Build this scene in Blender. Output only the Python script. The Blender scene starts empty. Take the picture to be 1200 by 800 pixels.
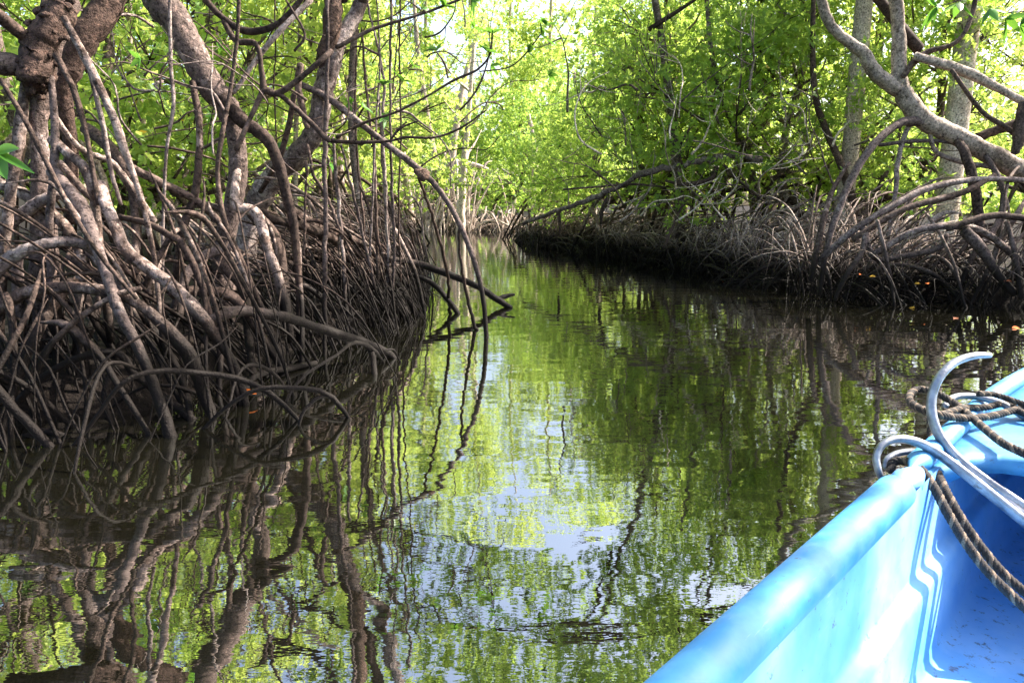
import bpy, math, random
import numpy as np

# ------------------------------------------------------------------ camera, sky, sun, exposure
SC = bpy.context.scene
COL = SC.collection
F, H = 906.0, 1.15
TH = math.atan(165.0 / 906.0)
cd = bpy.data.cameras.new("camera"); cam = bpy.data.objects.new("camera", cd); COL.objects.link(cam)
cd.sensor_width = 36.0; cd.lens = F / 1200.0 * 36.0; cd.clip_start = 0.05; cd.clip_end = 3000.0
cam.location = (0, 0, H); cam.rotation_euler = (math.pi / 2 - TH, 0, 0)
SC.camera = cam

SUN_TO = np.array([0.84, 0.30, 0.92]); SUN_TO /= np.linalg.norm(SUN_TO)
elev = math.asin(SUN_TO[2]); azi = math.atan2(SUN_TO[0], SUN_TO[1])
world = bpy.data.worlds.new("World"); SC.world = world; world.use_nodes = True
wn = world.node_tree
sky = wn.nodes.new("ShaderNodeTexSky"); sky.sky_type = 'NISHITA'; sky.sun_disc = False
sky.sun_elevation = elev; sky.sun_rotation = azi; sky.air_density = 1.0; sky.dust_density = 4.5
bg = wn.nodes["Background"]; bg.inputs["Strength"].default_value = 0.15
wn.links.new(sky.outputs[0], bg.inputs[0])
sl = bpy.data.lights.new("sun", 'SUN'); sl.energy = 5.0; sl.angle = math.radians(0.55); sl.color = (1.0, 0.93, 0.82)
so = bpy.data.objects.new("sun", sl); COL.objects.link(so)
from mathutils import Vector
so.rotation_euler = Vector(tuple(-SUN_TO)).to_track_quat('-Z', 'Y').to_euler()
SC.view_settings.view_transform = 'Standard'; SC.view_settings.look = 'None'
SC.view_settings.exposure = 1.85; SC.view_settings.gamma = 1.0; SC.view_settings.use_curve_mapping = False
SC.cycles.max_bounces = 7; SC.cycles.diffuse_bounces = 3; SC.cycles.glossy_bounces = 3
SC.cycles.transmission_bounces = 4; SC.cycles.transparent_max_bounces = 4
SC.cycles.use_denoising = True; SC.cycles.sample_clamp_indirect = 6.0
SC.cycles.use_adaptive_sampling = True; SC.cycles.caustics_reflective = False; SC.cycles.caustics_refractive = False

# ------------------------------------------------------------------ helpers
def K(px, py, D):
    u = (px - 600) / F; v = (400 - py) / F
    dy = math.cos(TH) + v * math.sin(TH); dz = -math.sin(TH) + v * math.cos(TH)
    k = D / dy
    return np.array([u * k, D, H + dz * k]), k / F
def Wp(px, py, z=0.0):
    u = (px - 600) / F; v = (400 - py) / F
    dy = math.cos(TH) + v * math.sin(TH); dz = -math.sin(TH) + v * math.cos(TH)
    k = (z - H) / dz
    return np.array([u * k, dy * k, z])

def catmull(P, n):
    P = np.asarray(P, float)
    if len(P) < 3:
        t = np.linspace(0, 1, n * (len(P) - 1) + 1)[:, None]
        return P[0] * (1 - t) + P[-1] * t
    Q = np.vstack([2 * P[0] - P[1], P, 2 * P[-1] - P[-2]])
    out = []
    t = np.linspace(0, 1, n, endpoint=False)[:, None]
    for i in range(len(P) - 1):
        a, b, c, d = Q[i], Q[i + 1], Q[i + 2], Q[i + 3]
        out.append(0.5 * ((2 * b) + (-a + c) * t + (2 * a - 5 * b + 4 * c - d) * t**2 + (-a + 3 * b - 3 * c + d) * t**3))
    out.append(P[-1][None, :])
    return np.vstack(out)

class MB:
    def __init__(s): s.V = []; s.Q = []; s.n = 0; s.A = []; s.M = []
    def add(s, V, Q, a=None, m=0):
        V = np.asarray(V, float); Q = np.asarray(Q, int)
        s.V.append(V); s.Q.append(Q + s.n); s.n += len(V)
        s.A.append(np.zeros(len(V)) if a is None else np.broadcast_to(a, (len(V),)))
        s.M.append(np.full(len(Q), m, int))
        return s
    def tube(s, P, R, sides=7, sub=4, rng=None, wob=0.12, a=None, flat=1.0, m=0, bend=0.0):
        PR = np.column_stack([np.asarray(P, float), np.asarray(R, float)])
        C = catmull(PR, sub); P = C[:, :3]; R = np.maximum(C[:, 3], 1e-4)
        n = len(P)
        if rng is not None:
            kk = max(3, n // 4); cx = np.linspace(0, 1, kk); R = R * (1 + wob * np.interp(np.linspace(0, 1, n), cx, rng.normal(size=kk) * .55) + wob * .25 * (rng.random(n) - .5))
            if bend: P = P + (rng.random((n, 3)) - 0.5) * (bend * R[:, None])
        T = np.gradient(P, axis=0); T /= (np.linalg.norm(T, axis=1)[:, None] + 1e-9)
        # rounded caps
        P = np.vstack([P[0] - T[0] * R[0] * .5, P, P[-1] + T[-1] * R[-1] * .5])
        R = np.concatenate([[R[0] * .05], R, [R[-1] * .05]]); T = np.vstack([T[0], T, T[-1]]); n += 2
        ref = np.array([0, 0, 1.0]) if abs(T[0][2]) < .9 else np.array([1.0, 0, 0])
        N = np.zeros_like(P); x = np.cross(T[0], ref); x /= np.linalg.norm(x)
        for i in range(n):
            x = x - T[i] * x.dot(T[i]); x /= (np.linalg.norm(x) + 1e-9); N[i] = x
        B = np.cross(T, N)
        ang = np.linspace(0, 2 * math.pi, sides, endpoint=False)
        rr = R[:, None] * np.ones((1, sides))
        if rng is not None:
            ph = np.cumsum(rng.normal(size=(3, n)) * .25, axis=1) + rng.random((3, 1)) * 6.28
            rr = rr * (1 + wob * .55 * sum(np.sin((k_ + 2) * ang[None, :] + ph[k_][:, None]) / (k_ + 1.5) for k_ in range(3)) + wob * .35 * (rng.random((n, sides)) - .5))
        V = P[:, None, :] + rr[..., None] * (np.cos(ang)[None, :, None] * N[:, None, :] + flat * np.sin(ang)[None, :, None] * B[:, None, :])
        i = np.arange(n - 1)[:, None] * sides; j = np.arange(sides)[None, :]; k = (j + 1) % sides
        Q = np.stack([i + j, i + k, i + sides + k, i + sides + j], -1).reshape(-1, 4)
        return s.add(V.reshape(-1, 3), Q, a, m)
    def box(s, c, d, m=0):
        c = np.array(c, float); d = np.array(d, float) / 2
        V = np.array([[x, y, z] for x in (-1, 1) for y in (-1, 1) for z in (-1, 1)]) * d + c
        return s.add(V, [[0, 1, 3, 2], [4, 6, 7, 5], [0, 4, 5, 1], [2, 3, 7, 6], [0, 2, 6, 4], [1, 5, 7, 3]], m=m)
    def mesh(s, name, mats, smooth=True, off=(0, 0, 0)):
        V = np.vstack(s.V) - np.array(off, float); Q = np.vstack(s.Q)
        me = bpy.data.meshes.new(name)
        me.vertices.add(len(V)); me.vertices.foreach_set("co", V.astype(np.float32).ravel())
        me.loops.add(len(Q) * 4); me.loops.foreach_set("vertex_index", Q.astype(np.int32).ravel())
        me.polygons.add(len(Q)); me.polygons.foreach_set("loop_start", (np.arange(len(Q)) * 4).astype(np.int32))
        me.update(calc_edges=True)
        me.polygons.foreach_set("use_smooth", np.full(len(Q), smooth))
        at = me.attributes.new("rnd", 'FLOAT', 'POINT'); at.data.foreach_set("value", np.concatenate(s.A).astype(np.float32))
        for mm in (mats if isinstance(mats, (list, tuple)) else [mats]): me.materials.append(mm)
        me.polygons.foreach_set("material_index", np.concatenate(s.M).astype(np.int32))
        me.validate()
        return me
    def build(s, name, mats, parent=None, smooth=True, label=None):
        off = tuple(parent.location) if parent is not None else (0, 0, 0)
        o = bpy.data.objects.new(name, s.mesh(name, mats, smooth, off)); COL.objects.link(o)
        if parent is not None: o.parent = parent
        if label: o["label"] = label
        return o

def tag(o, label=None, cat=None, group=None, kind=None):
    if label: o["label"] = label
    if cat: o["category"] = cat
    if group: o["group"] = group
    if kind: o["kind"] = kind
    return o
def empty(name, loc, label, cat, group=None):
    o = bpy.data.objects.new(name, None); COL.objects.link(o); o.location = tuple(float(c) for c in loc)
    o.empty_display_size = .2
    return tag(o, label, cat, group)

# ------------------------------------------------------------------ materials
def newmat(name):
    m = bpy.data.materials.new(name); m.use_nodes = True; nt = m.node_tree
    return m, nt, nt.nodes["Principled BSDF"], nt.links
def N(nt, t, **kw):
    n = nt.nodes.new(t)
    for k, v in kw.items():
        if k in n.inputs: n.inputs[k].default_value = v
        else: setattr(n, k, v)
    return n
def ramp(nt, stops, interp='LINEAR'):
    r = nt.nodes.new("ShaderNodeValToRGB"); cr = r.color_ramp; cr.interpolation = interp
    while len(cr.elements) < len(stops): cr.elements.new(.5)
    for e, (p, c) in zip(cr.elements, stops): e.position = p; e.color = (*c, 1)
    return r
def noise(nt, scale, detail=4, rough=.55, vec=None):
    n = nt.nodes.new("ShaderNodeTexNoise"); n.inputs["Scale"].default_value = scale
    n.inputs["Detail"].default_value = detail; n.inputs["Roughness"].default_value = rough
    if vec is not None: nt.links.new(vec, n.inputs["Vector"])
    return n

def bark(name, c_dark, c_mid, c_light, tide=True, patch=0.0, bumpd=.006, tz=.38):
    m, nt, b, L = newmat(name)
    geo = nt.nodes.new("ShaderNodeNewGeometry")
    oi = nt.nodes.new("ShaderNodeObjectInfo")
    n1 = noise(nt, 14, 6, .65, geo.outputs["Position"]); n2 = noise(nt, 3.0, 3, .5, geo.outputs["Position"])
    n3 = noise(nt, 90, 3, .6, geo.outputs["Position"])
    mx = N(nt, "ShaderNodeMath", operation='MULTIPLY_ADD'); L.new(n1.outputs[0], mx.inputs[0]); mx.inputs[1].default_value = .62
    ma = N(nt, "ShaderNodeMath", operation='MULTIPLY'); L.new(n2.outputs[0], ma.inputs[0]); ma.inputs[1].default_value = .5
    L.new(ma.outputs[0], mx.inputs[2])
    mo = N(nt, "ShaderNodeMath", operation='MULTIPLY_ADD'); L.new(oi.outputs["Random"], mo.inputs[0]); mo.inputs[1].default_value = .26
    L.new(mx.outputs[0], mo.inputs[2])
    sb = N(nt, "ShaderNodeMath", operation='SUBTRACT'); L.new(mo.outputs[0], sb.inputs[0]); sb.inputs[1].default_value = .14
    r = ramp(nt, [(.34, c_dark), (.47, c_mid), (.57, c_mid), (.70, c_light)]); L.new(sb.outputs[0], r.inputs[0])
    n4 = noise(nt, 38, 4, .75, geo.outputs["Position"]); r4 = ramp(nt, [(.38, (.22, .2, .19)), (.47, (.9, .9, .9)), (.56, (1, 1, 1)), (.66, (2.0, 1.85, 1.75))]); L.new(n4.outputs[0], r4.inputs[0])
    mm = nt.nodes.new("ShaderNodeMix"); mm.data_type = 'RGBA'; mm.blend_type = 'MULTIPLY'; mm.inputs["Factor"].default_value = 1; L.new(r.outputs[0], mm.inputs["A"]); L.new(r4.outputs[0], mm.inputs["B"])
    col = mm.outputs["Result"]
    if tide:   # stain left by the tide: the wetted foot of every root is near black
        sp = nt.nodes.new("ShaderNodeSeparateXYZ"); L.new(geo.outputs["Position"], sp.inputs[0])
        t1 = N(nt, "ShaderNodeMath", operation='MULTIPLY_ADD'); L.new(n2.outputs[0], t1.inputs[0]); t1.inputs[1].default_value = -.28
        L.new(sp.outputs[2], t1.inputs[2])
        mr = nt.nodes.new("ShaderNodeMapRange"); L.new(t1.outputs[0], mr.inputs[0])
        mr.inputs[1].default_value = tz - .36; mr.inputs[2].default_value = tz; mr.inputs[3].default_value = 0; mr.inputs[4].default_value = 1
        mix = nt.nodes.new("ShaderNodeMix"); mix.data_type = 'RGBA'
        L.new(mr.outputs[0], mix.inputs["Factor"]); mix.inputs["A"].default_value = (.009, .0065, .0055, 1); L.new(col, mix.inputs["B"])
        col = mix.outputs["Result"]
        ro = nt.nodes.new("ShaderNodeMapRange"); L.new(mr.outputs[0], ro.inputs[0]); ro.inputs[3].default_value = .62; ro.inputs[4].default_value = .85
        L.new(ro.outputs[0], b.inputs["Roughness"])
    else: b.inputs["Roughness"].default_value = .8
    L.new(col, b.inputs["Base Color"]); b.inputs["Specular IOR Level"].default_value = .12
    ad = N(nt, "ShaderNodeMath", operation='MULTIPLY_ADD'); L.new(n3.outputs[0], ad.inputs[0]); ad.inputs[1].default_value = .5; L.new(n1.outputs[0], ad.inputs[2])
    bp = nt.nodes.new("ShaderNodeBump"); bp.inputs["Strength"].default_value = 1.0; bp.inputs["Distance"].default_value = bumpd
    L.new(ad.outputs[0], bp.inputs["Height"]); L.new(bp.outputs[0], b.inputs["Normal"])
    return m
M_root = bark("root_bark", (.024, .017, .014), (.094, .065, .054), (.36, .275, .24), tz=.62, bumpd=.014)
M_rroot = bark("sunlit_root_bark", (.05, .037, .032), (.17, .125, .105), (.42, .34, .30), tz=.46, bumpd=.012)  # lighter copy of the root bark, sunlight put into its colour
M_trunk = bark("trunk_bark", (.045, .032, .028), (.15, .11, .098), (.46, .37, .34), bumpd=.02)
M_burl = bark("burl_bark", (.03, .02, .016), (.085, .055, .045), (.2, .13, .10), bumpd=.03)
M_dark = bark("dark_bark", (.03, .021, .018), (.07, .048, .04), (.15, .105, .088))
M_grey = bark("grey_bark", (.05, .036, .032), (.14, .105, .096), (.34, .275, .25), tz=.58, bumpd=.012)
M_pale = bark("pale_bark", (.22, .17, .14), (.45, .36, .30), (.68, .58, .50), tide=False)

def leafmat(name, c0, c1, c2, tr, trk=.5, yellow=True):
    m, nt, b, L = newmat(name)
    at = nt.nodes.new("ShaderNodeAttribute"); at.attribute_name = "rnd"
    oi = nt.nodes.new("ShaderNodeObjectInfo")
    stops = [(0.0, c0), (.5, c1), (.93, c2)]
    if yellow: stops += [(.991, c2), (.995, (.6, .32, .02))]
    r = ramp(nt, stops); L.new(at.outputs["Fac"], r.inputs[0])
    hs = nt.nodes.new("ShaderNodeHueSaturation"); L.new(r.outputs[0], hs.inputs["Color"])
    mr = nt.nodes.new("ShaderNodeMapRange"); L.new(oi.outputs["Random"], mr.inputs[0]); mr.inputs[3].default_value = .6; mr.inputs[4].default_value = 1.35
    L.new(mr.outputs[0], hs.inputs["Value"])
    L.new(hs.outputs[0], b.inputs["Base Color"]); b.inputs["Roughness"].default_value = .42
    b.inputs["Specular IOR Level"].default_value = .35
    t = nt.nodes.new("ShaderNodeBsdfTranslucent")
    mm = nt.nodes.new("ShaderNodeMix"); mm.data_type = 'RGBA'; mm.blend_type = 'MIX'; mm.inputs["Factor"].default_value = .22
    mm.inputs["A"].default_value = (*tr, 1); L.new(hs.outputs[0], mm.inputs["B"]); L.new(mm.outputs["Result"], t.inputs[0])
    ms = nt.nodes.new("ShaderNodeMixShader"); ms.inputs[0].default_value = trk
    L.new(b.outputs[0], ms.inputs[1]); L.new(t.outputs[0], ms.inputs[2])
    L.new(ms.outputs[0], nt.nodes["Material Output"].inputs[0])
    return m
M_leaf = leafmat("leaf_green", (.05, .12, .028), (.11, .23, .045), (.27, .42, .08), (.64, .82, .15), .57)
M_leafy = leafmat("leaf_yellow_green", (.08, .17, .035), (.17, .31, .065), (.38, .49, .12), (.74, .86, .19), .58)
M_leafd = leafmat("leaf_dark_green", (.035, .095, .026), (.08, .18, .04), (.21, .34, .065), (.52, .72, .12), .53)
M_leafn = leafmat("leaf_near", (.04, .12, .02), (.07, .2, .03), (.1, .26, .04), (.2, .42, .04), .35, False)

def simple(name, col, rough=.5, metal=0.0):
    m, nt, b, L = newmat(name); b.inputs["Base Color"].default_value = (*col, 1)
    b.inputs["Roughness"].default_value = rough; b.inputs["Metallic"].default_value = metal
    return m
def fallen(name, col):
    m, nt, b, L = newmat(name)
    g = nt.nodes.new("ShaderNodeTexCoord"); n = noise(nt, 30, 3, .5, g.outputs["Object"])
    r = ramp(nt, [(.35, tuple(c * .45 for c in col)), (.6, col)]); L.new(n.outputs[0], r.inputs[0]); L.new(r.outputs[0], b.inputs["Base Color"])
    b.inputs["Roughness"].default_value = .8; b.inputs["Specular IOR Level"].default_value = .15
    return m
M_orange = fallen("leaf_orange", (.55, .13, .02)); M_yell = fallen("leaf_yellow", (.45, .26, .03)); M_brown = fallen("leaf_brown", (.22, .07, .03))

# ------------------------------------------------------------------ the channel and the ground
left_px = [(-260, 560), (-40, 530), (200, 512), (312, 478), (335, 437), (430, 408), (490, 378), (500, 345), (492, 310), (474, 285), (462, 275.5)]
right_px = [(1500, 400), (1330, 380), (1200, 368), (1100, 356), (950, 346), (850, 326), (750, 307), (680, 297), (612, 287), (600, 278), (596, 272)]
Lw = [Wp(*p)[:2] for p in left_px]; Rw = [Wp(*p)[:2] for p in right_px]
far = [np.array([Lw[-1][0] - 3.2, 29.5]), np.array([-3.0, 29.0]), np.array([0.2, 28.6]), np.array([1.5, 29.2])]
chan = [np.array([-3.2, -40.])] + [np.array([-3.4, 1.5])] + Lw + [np.array([-6.5, 26.])] + far + Rw[::-1] + [np.array([8.5, 3.]), np.array([8.0, -40.])]
CH = np.array(chan)
def sdist(X, Y):
    """signed distance to the channel polygon, positive on land"""
    P = np.stack([X, Y], -1); d = np.full(X.shape, 1e9); ins = np.zeros(X.shape, bool)
    for i in range(len(CH)):
        a, b = CH[i], CH[(i + 1) % len(CH)]
        e = b - a; w = P - a
        t = np.clip((w @ e) / (e @ e + 1e-12), 0, 1)
        q = w - t[..., None] * e; d = np.minimum(d, np.hypot(q[..., 0], q[..., 1]))
        c = ((a[1] > Y) != (b[1] > Y)) & (X < (b[0] - a[0]) * (Y - a[1]) / (b[1] - a[1] + 1e-12) + a[0])
        ins ^= c
    return np.where(ins, -d, d)
def vnoise(X, Y, s, seed=0):
    r = np.random.default_rng(seed); out = 0
    for k in range(7):
        a = r.random() * 6.28; f = s * (0.6 + 1.1 * r.random()) * (1.35 ** k)
        out = out + np.sin((X * math.cos(a) + Y * math.sin(a)) * f + r.random() * 6.28) / (1.25 ** k)
    return out / 3.5
def ground_z(X, Y):
    d = sdist(X, Y)
    t = np.clip((d + .40) / 1.3, 0, 1); t = t * t * (3 - 2 * t)
    return -.75 + t * .98 + .05 * vnoise(X, Y, 2.2, 3) * t + .04 * np.clip(d, 0, 12) * .35
def axis(lo, hi, step, outer):
    a = list(np.arange(lo, hi + 1e-6, step)); p = a[0]; q = a[-1]; s = step
    while q < outer: s *= 1.35; q += s; a.append(q)
    s = step
    while p > -outer: s *= 1.35; p -= s; a.insert(0, p)
    return np.array(a)
ax = axis(-16, 20, .3, 110); ay = axis(-3, 34, .3, 110)
GX, GY = np.meshgrid(ax, ay, indexing='ij'); GZ = ground_z(GX, GY)
mb = MB(); nx, ny = GX.shape
i = np.arange(nx - 1)[:, None] * ny; j = np.arange(ny - 1)[None, :]
mb.add(np.stack([GX, GY, GZ], -1).reshape(-1, 3), np.stack([i + j, i + ny + j, i + ny + j + 1, i + j + 1], -1).reshape(-1, 4))
m, nt, b, L = newmat("mud")
geo = nt.nodes.new("ShaderNodeNewGeometry"); n1 = noise(nt, 6, 8, .7, geo.outputs["Position"]); n2 = noise(nt, 45, 4, .7, geo.outputs["Position"])
r = ramp(nt, [(.3, (.006, .0045, .004)), (.6, (.014, .010, .008)), (.82, (.05, .032, .023))]); L.new(n1.outputs[0], r.inputs[0]); L.new(r.outputs[0], b.inputs["Base Color"])
b.inputs["Roughness"].default_value = .95; b.inputs["Specular IOR Level"].default_value = .15
bp = nt.nodes.new("ShaderNodeBump"); bp.inputs["Distance"].default_value = .03; L.new(n2.outputs[0], bp.inputs["Height"]); L.new(bp.outputs[0], b.inputs["Normal"])
tag(mb.build("ground", m), kind='structure')

mb = MB(); mb.add([[-150, -150, 0], [150, -150, 0], [150, 150, 0], [-150, 150, 0]], [[0, 1, 2, 3]])
m, nt, b, L = newmat("water")
geo = nt.nodes.new("ShaderNodeNewGeometry")
def mapped(sx, sy):
    mp = nt.nodes.new("ShaderNodeMapping"); mp.inputs["Scale"].default_value = (sx, sy, 1); L.new(geo.outputs["Position"], mp.inputs["Vector"]); return mp.outputs[0]
na = noise(nt, 1.0, 2, .5, mapped(1.6, 3.2)); nb = noise(nt, 1.0, 3, .55, mapped(6.5, 15.)); nc = noise(nt, 1.0, 2, .5, mapped(30, 48))
prev = None
for nn, dist in ((na, .0036), (nb, .00034), (nc, .00004)):
    bp = nt.nodes.new("ShaderNodeBump"); bp.inputs["Strength"].default_value = 1.0; bp.inputs["Distance"].default_value = dist
    L.new(nn.outputs[0], bp.inputs["Height"])
    if prev: L.new(prev.outputs[0], bp.inputs["Normal"])
    prev = bp
L.new(prev.outputs[0], b.inputs["Normal"])
nd = noise(nt, .8, 3, .5, geo.outputs["Position"])
r = ramp(nt, [(.35, (.0035, .0035, .002)), (.65, (.0065, .006, .0035))]); L.new(nd.outputs[0], r.inputs[0]); L.new(r.outputs[0], b.inputs["Base Color"])
b.inputs["Roughness"].default_value = .6; b.inputs["Specular IOR Level"].default_value = 0.0
gl_ = nt.nodes.new("ShaderNodeBsdfGlossy"); gl_.inputs["Roughness"].default_value = 0.0; L.new(prev.outputs[0], gl_.inputs["Normal"])
fr = nt.nodes.new("ShaderNodeFresnel"); fr.inputs["IOR"].default_value = 1.6; L.new(prev.outputs[0], fr.inputs["Normal"])
mr = nt.nodes.new("ShaderNodeMapRange"); L.new(fr.outputs[0], mr.inputs[0]); mr.inputs[3].default_value = .43; mr.inputs[4].default_value = .97
mxs = nt.nodes.new("ShaderNodeMixShader"); L.new(mr.outputs[0], mxs.inputs[0]); L.new(b.outputs[0], mxs.inputs[1]); L.new(gl_.outputs[0], mxs.inputs[2]); L.new(mxs.outputs[0], nt.nodes["Material Output"].inputs[0])
tag(mb.build("water", m, smooth=False), kind='structure')

# ------------------------------------------------------------------ root generators
def polyline_at(P, u):
    P = np.array(P); seg = np.linalg.norm(np.diff(P, axis=0), axis=1); c = np.concatenate([[0], np.cumsum(seg)]); u = u * c[-1]
    k = min(np.searchsorted(c, u, side='right') - 1, len(seg) - 1); t = (u - c[k]) / (seg[k] + 1e-9)
    return P[k] * (1 - t) + P[k + 1] * t, (P[k + 1] - P[k]) / (seg[k] + 1e-9)
def arch(S, E, r0, rng, lift=.15, pw=2.0, wig=.035):
    """a prop root: leaves S, rises a little, bends over and drops into the mud at E"""
    n = 6; t = np.linspace(0, 1, n)
    S = np.array(S, float); E = np.array(E, float); L_ = np.linalg.norm((E - S)[:2])
    P = S[None] + (E - S)[None] * t[:, None]
    P[:, 2] = S[2] + lift * 4 * t * (1 - t) - (S[2] - E[2]) * t ** pw
    side = np.array([-(E - S)[1], (E - S)[0], 0]) / (L_ + 1e-6)
    P += side[None] * (wig * L_ * math.copysign(1, rng.random() - .5) * np.sin(t * math.pi * (1 + rng.random())))[:, None]
    P[1:-1] += (rng.random((n - 2, 3)) - .5) * (.06 * min(L_, 1.2) + .01)
    return P, r0 * (1 - .45 * t) * (1 + .2 * (rng.random(n) - .5)) * np.where(t == 0, .2, 1)

def fill_roots(tree, edge, inland, u0, u1, count, loose, zr, rr, rng, mat, depth=1.6, off=(-.16, 1.0), sides=6, flatf=.25, along=1.1):
    """root parts whose feet stand along a stretch of bank; then one tangle of thin extra roots"""
    def one(thin):
        u = u0 + (u1 - u0) * rng.random(); p, d = polyline_at(edge, u)
        inn = np.array([-d[1], d[0]]) * inland
        e = p + inn * (off[0] + (off[1] - off[0]) * rng.random() ** 1.5)
        s = e + inn * (.25 + depth * rng.random()) + d * along * (rng.random() - .5) * 2
        z0 = (zr[0] + (zr[1] - zr[0]) * rng.random()) * (1 + .28 * math.sin(e[1] * 2.3 + e[0] * 1.7))
        r0 = rr[0] + (rr[1] * 1.15 - rr[0]) * rng.random() ** 2.6
        if thin: r0 *= .5
        if rng.random() < flatf:   # long runner lying along the mass
            e = e + inn * .45 * rng.random(); s = e + inn * .5 * (rng.random() - .2) + d * (.6 + 1.2 * along * rng.random()) * math.copysign(1, rng.random() - .5)
            return arch([s[0], s[1], -.2], [e[0], e[1], -.3], r0, rng, lift=(z0 * .8 + .1) * (.55 + .65 * rng.random()), pw=1.0)
        return arch([s[0], s[1], z0], [e[0], e[1], -.35], r0, rng, lift=.02 + .14 * rng.random(), pw=1.15 + .8 * rng.random())
    for _ in range(count):
        P, R = one(False); MB().tube(P, R, sides, 4, rng, .18, bend=.25).build("prop_root", mat, tree)
    if loose:
        q = MB()
        for _ in range(loose):
            P, R = one(True); q.tube(P, R, 4, 3, rng, .15)
            if rng.random() < .5:  # side rootlet
                k = rng.integers(1, 4); a = rng.random() * 6.28; l = .2 + .4 * rng.random()
                E = P[k] + np.array([math.cos(a) * l, math.sin(a) * l, 0]); E[2] = -.2
                PP, RR = arch(P[k], E, R[k] * .8, rng, .05, 1.8); q.tube(PP, RR, 4, 3, rng, .15)
        tag(q.build("root_tangle", mat, tree), kind='stuff')

HS = {'prop_root': .74, 'hanging_root': .62, 'trunk': .9, 'limb': .88, 'branch': .75, 'main_stem': .72, 'side_branch': .8}
def hero(tree, name, pts, mat, rng, sides=10, wob=.10, bend=.18, sub=6, label=None):
    P = []; R = []
    for px, py, D, r in pts:
        p, s = K(px, py, D); P.append(p); R.append(r * s * HS.get(name, 1))
    if name == 'main_stem': bend = 1.1; wob = .3
    if name == 'hanging_root': sub = 8; bend = 1.0
    return MB().tube(P, R, sides, sub, rng, wob, bend=bend).build(name, mat, tree, label=label)

# ------------------------------------------------------------------ leaves and crowns
def leaf_quads(C, D, U, Ln, Wd, rnd):
    """C base points, D unit directions, U unit side vectors -> folded diamonds, one quad each"""
    base = C; tip = C + D * Ln[:, None]
    Nn = np.cross(D, U); mid = C + D * (Ln * .48)[:, None]
    l = mid + U * Wd[:, None] + Nn * (Wd * .25)[:, None]; r = mid - U * Wd[:, None] + Nn * (Wd * .25)[:, None]
    V = np.stack([base, l, tip, r], 1).reshape(-1, 3); n = len(C)
    return V, np.arange(n * 4).reshape(n, 4), np.repeat(rnd, 4)
def unit(a): return a / (np.linalg.norm(a, axis=-1, keepdims=True) + 1e-9)
def crown(mb, lobes, rng, dens=150, leaf=.088, per=7):
    for (cx, cy, cz, r) in lobes:
        n = int(dens * 1.25 * r * r); d = unit(rng.normal(size=(n, 3))); rad = r * (rng.random(n) ** .42) * (1 + .25 * (rng.random(n) - .5))
        c = np.array([cx, cy, cz]) + d * rad[:, None] * np.array([1.15, 1.15, .62])
        axis_ = unit(d * .8 + np.array([0, 0, .55]) + rng.normal(size=(n, 3)) * .3)
        a0 = rng.random(n) * 6.28
        h = unit(np.cross(axis_, np.array([.3, .1, 1.0]) + rng.normal(size=(n, 3)) * .1)); g = np.cross(axis_, h)
        lr = rng.random(); lf_ = .8 + .55 * rng.random()
        for k in range(per):
            a = a0 + k * 2.39996; el = .25 + .75 * rng.random(n)
            D = unit((np.cos(a)[:, None] * h + np.sin(a)[:, None] * g) * el[:, None] + axis_ * (1.05 - el)[:, None] + np.array([0, 0, -.12]))
            U = unit(np.cross(D, axis_ + rng.normal(size=(n, 3)) * .35))
            Ln = leaf * lf_ * (.7 + .6 * rng.random(n)); rnd = np.clip(.15 + .45 * rng.random(n) + .33 * lr, 0, .93)
            rnd = np.where(rng.random(n) < .0035, 1.0, rnd)
            V, Q, A = leaf_quads(c + D * .01, D, U, Ln, Ln * .24, rnd); mb.add(V, Q, A)
    return mb

def tree_variant(seed, height, spread, low, nl, dens, leafm, lean=.6, trunk_r=.09, barkm=None, nroots=9):
    """returns (trunk mesh, crown mesh, list of root meshes) in local coordinates, origin at the mud"""
    rng = np.random.default_rng(seed); t = MB(); a = rng.random() * 6.28
    top = np.array([math.cos(a) * lean, math.sin(a) * lean, height * .75])
    b0 = np.array([0, 0, 1.0]); pts = [b0 + (top - b0) * k + (rng.random(3) - .5) * .35 * (0 < k < 1) for k in np.linspace(0, 1, 6)]
    t.tube(pts, trunk_r * np.linspace(1.15, .45, 6), 8, 5, rng, .1)
    lobes = []
    for k in range(nl):
        z = low + (height - low) * ((k + rng.random()) / nl); f = (z - low) / (height - low)
        rr = spread * (math.sin(min(1, .25 + f * .95) * math.pi) * .75 + .25) * (.45 + .55 * rng.random()); an = k * 2.4 + rng.random()
        q = np.interp(min(z * .8, top[2]), [p[2] for p in pts], range(6)); p = pts[min(5, max(0, int(q)))]
        c = np.array([p[0] + math.cos(an) * rr, p[1] + math.sin(an) * rr, z]); r = .55 + .6 * rng.random()
        lobes.append((*c, r))
        md = (p + c) / 2 + np.array([0, 0, -.1]) + (rng.random(3) - .5) * .4
        t.tube([p, md, c], [trunk_r * .38, trunk_r * .22, trunk_r * .08], 5, 4, rng, .15)
        for _ in range(4):
            d = unit(rng.normal(size=3)); t.tube([md * .4 + c * .6, c + d * r * .5, c + d * r * .95], [.012, .0085, .003], 4, 3, rng)
    cr = crown(MB(), lobes, rng, dens)
    roots = []
    for k in range(nroots):
        an = k * 6.28 / nroots + rng.random() * .6; R_ = .7 + 1.0 * rng.random()
        P, R = arch([0, 0, .9 + .7 * rng.random()], [math.cos(an) * R_, math.sin(an) * R_, -.3], .035 + .02 * rng.random(), rng, .1 + .2 * rng.random(), 1.5 + rng.random())
        roots.append(MB().tube(P, R, 6, 4, rng, .15).mesh("prop_root", M_root))
    return t.mesh("trunk", barkm or M_trunk), cr.mesh("crown", leafm, smooth=False), roots

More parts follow.
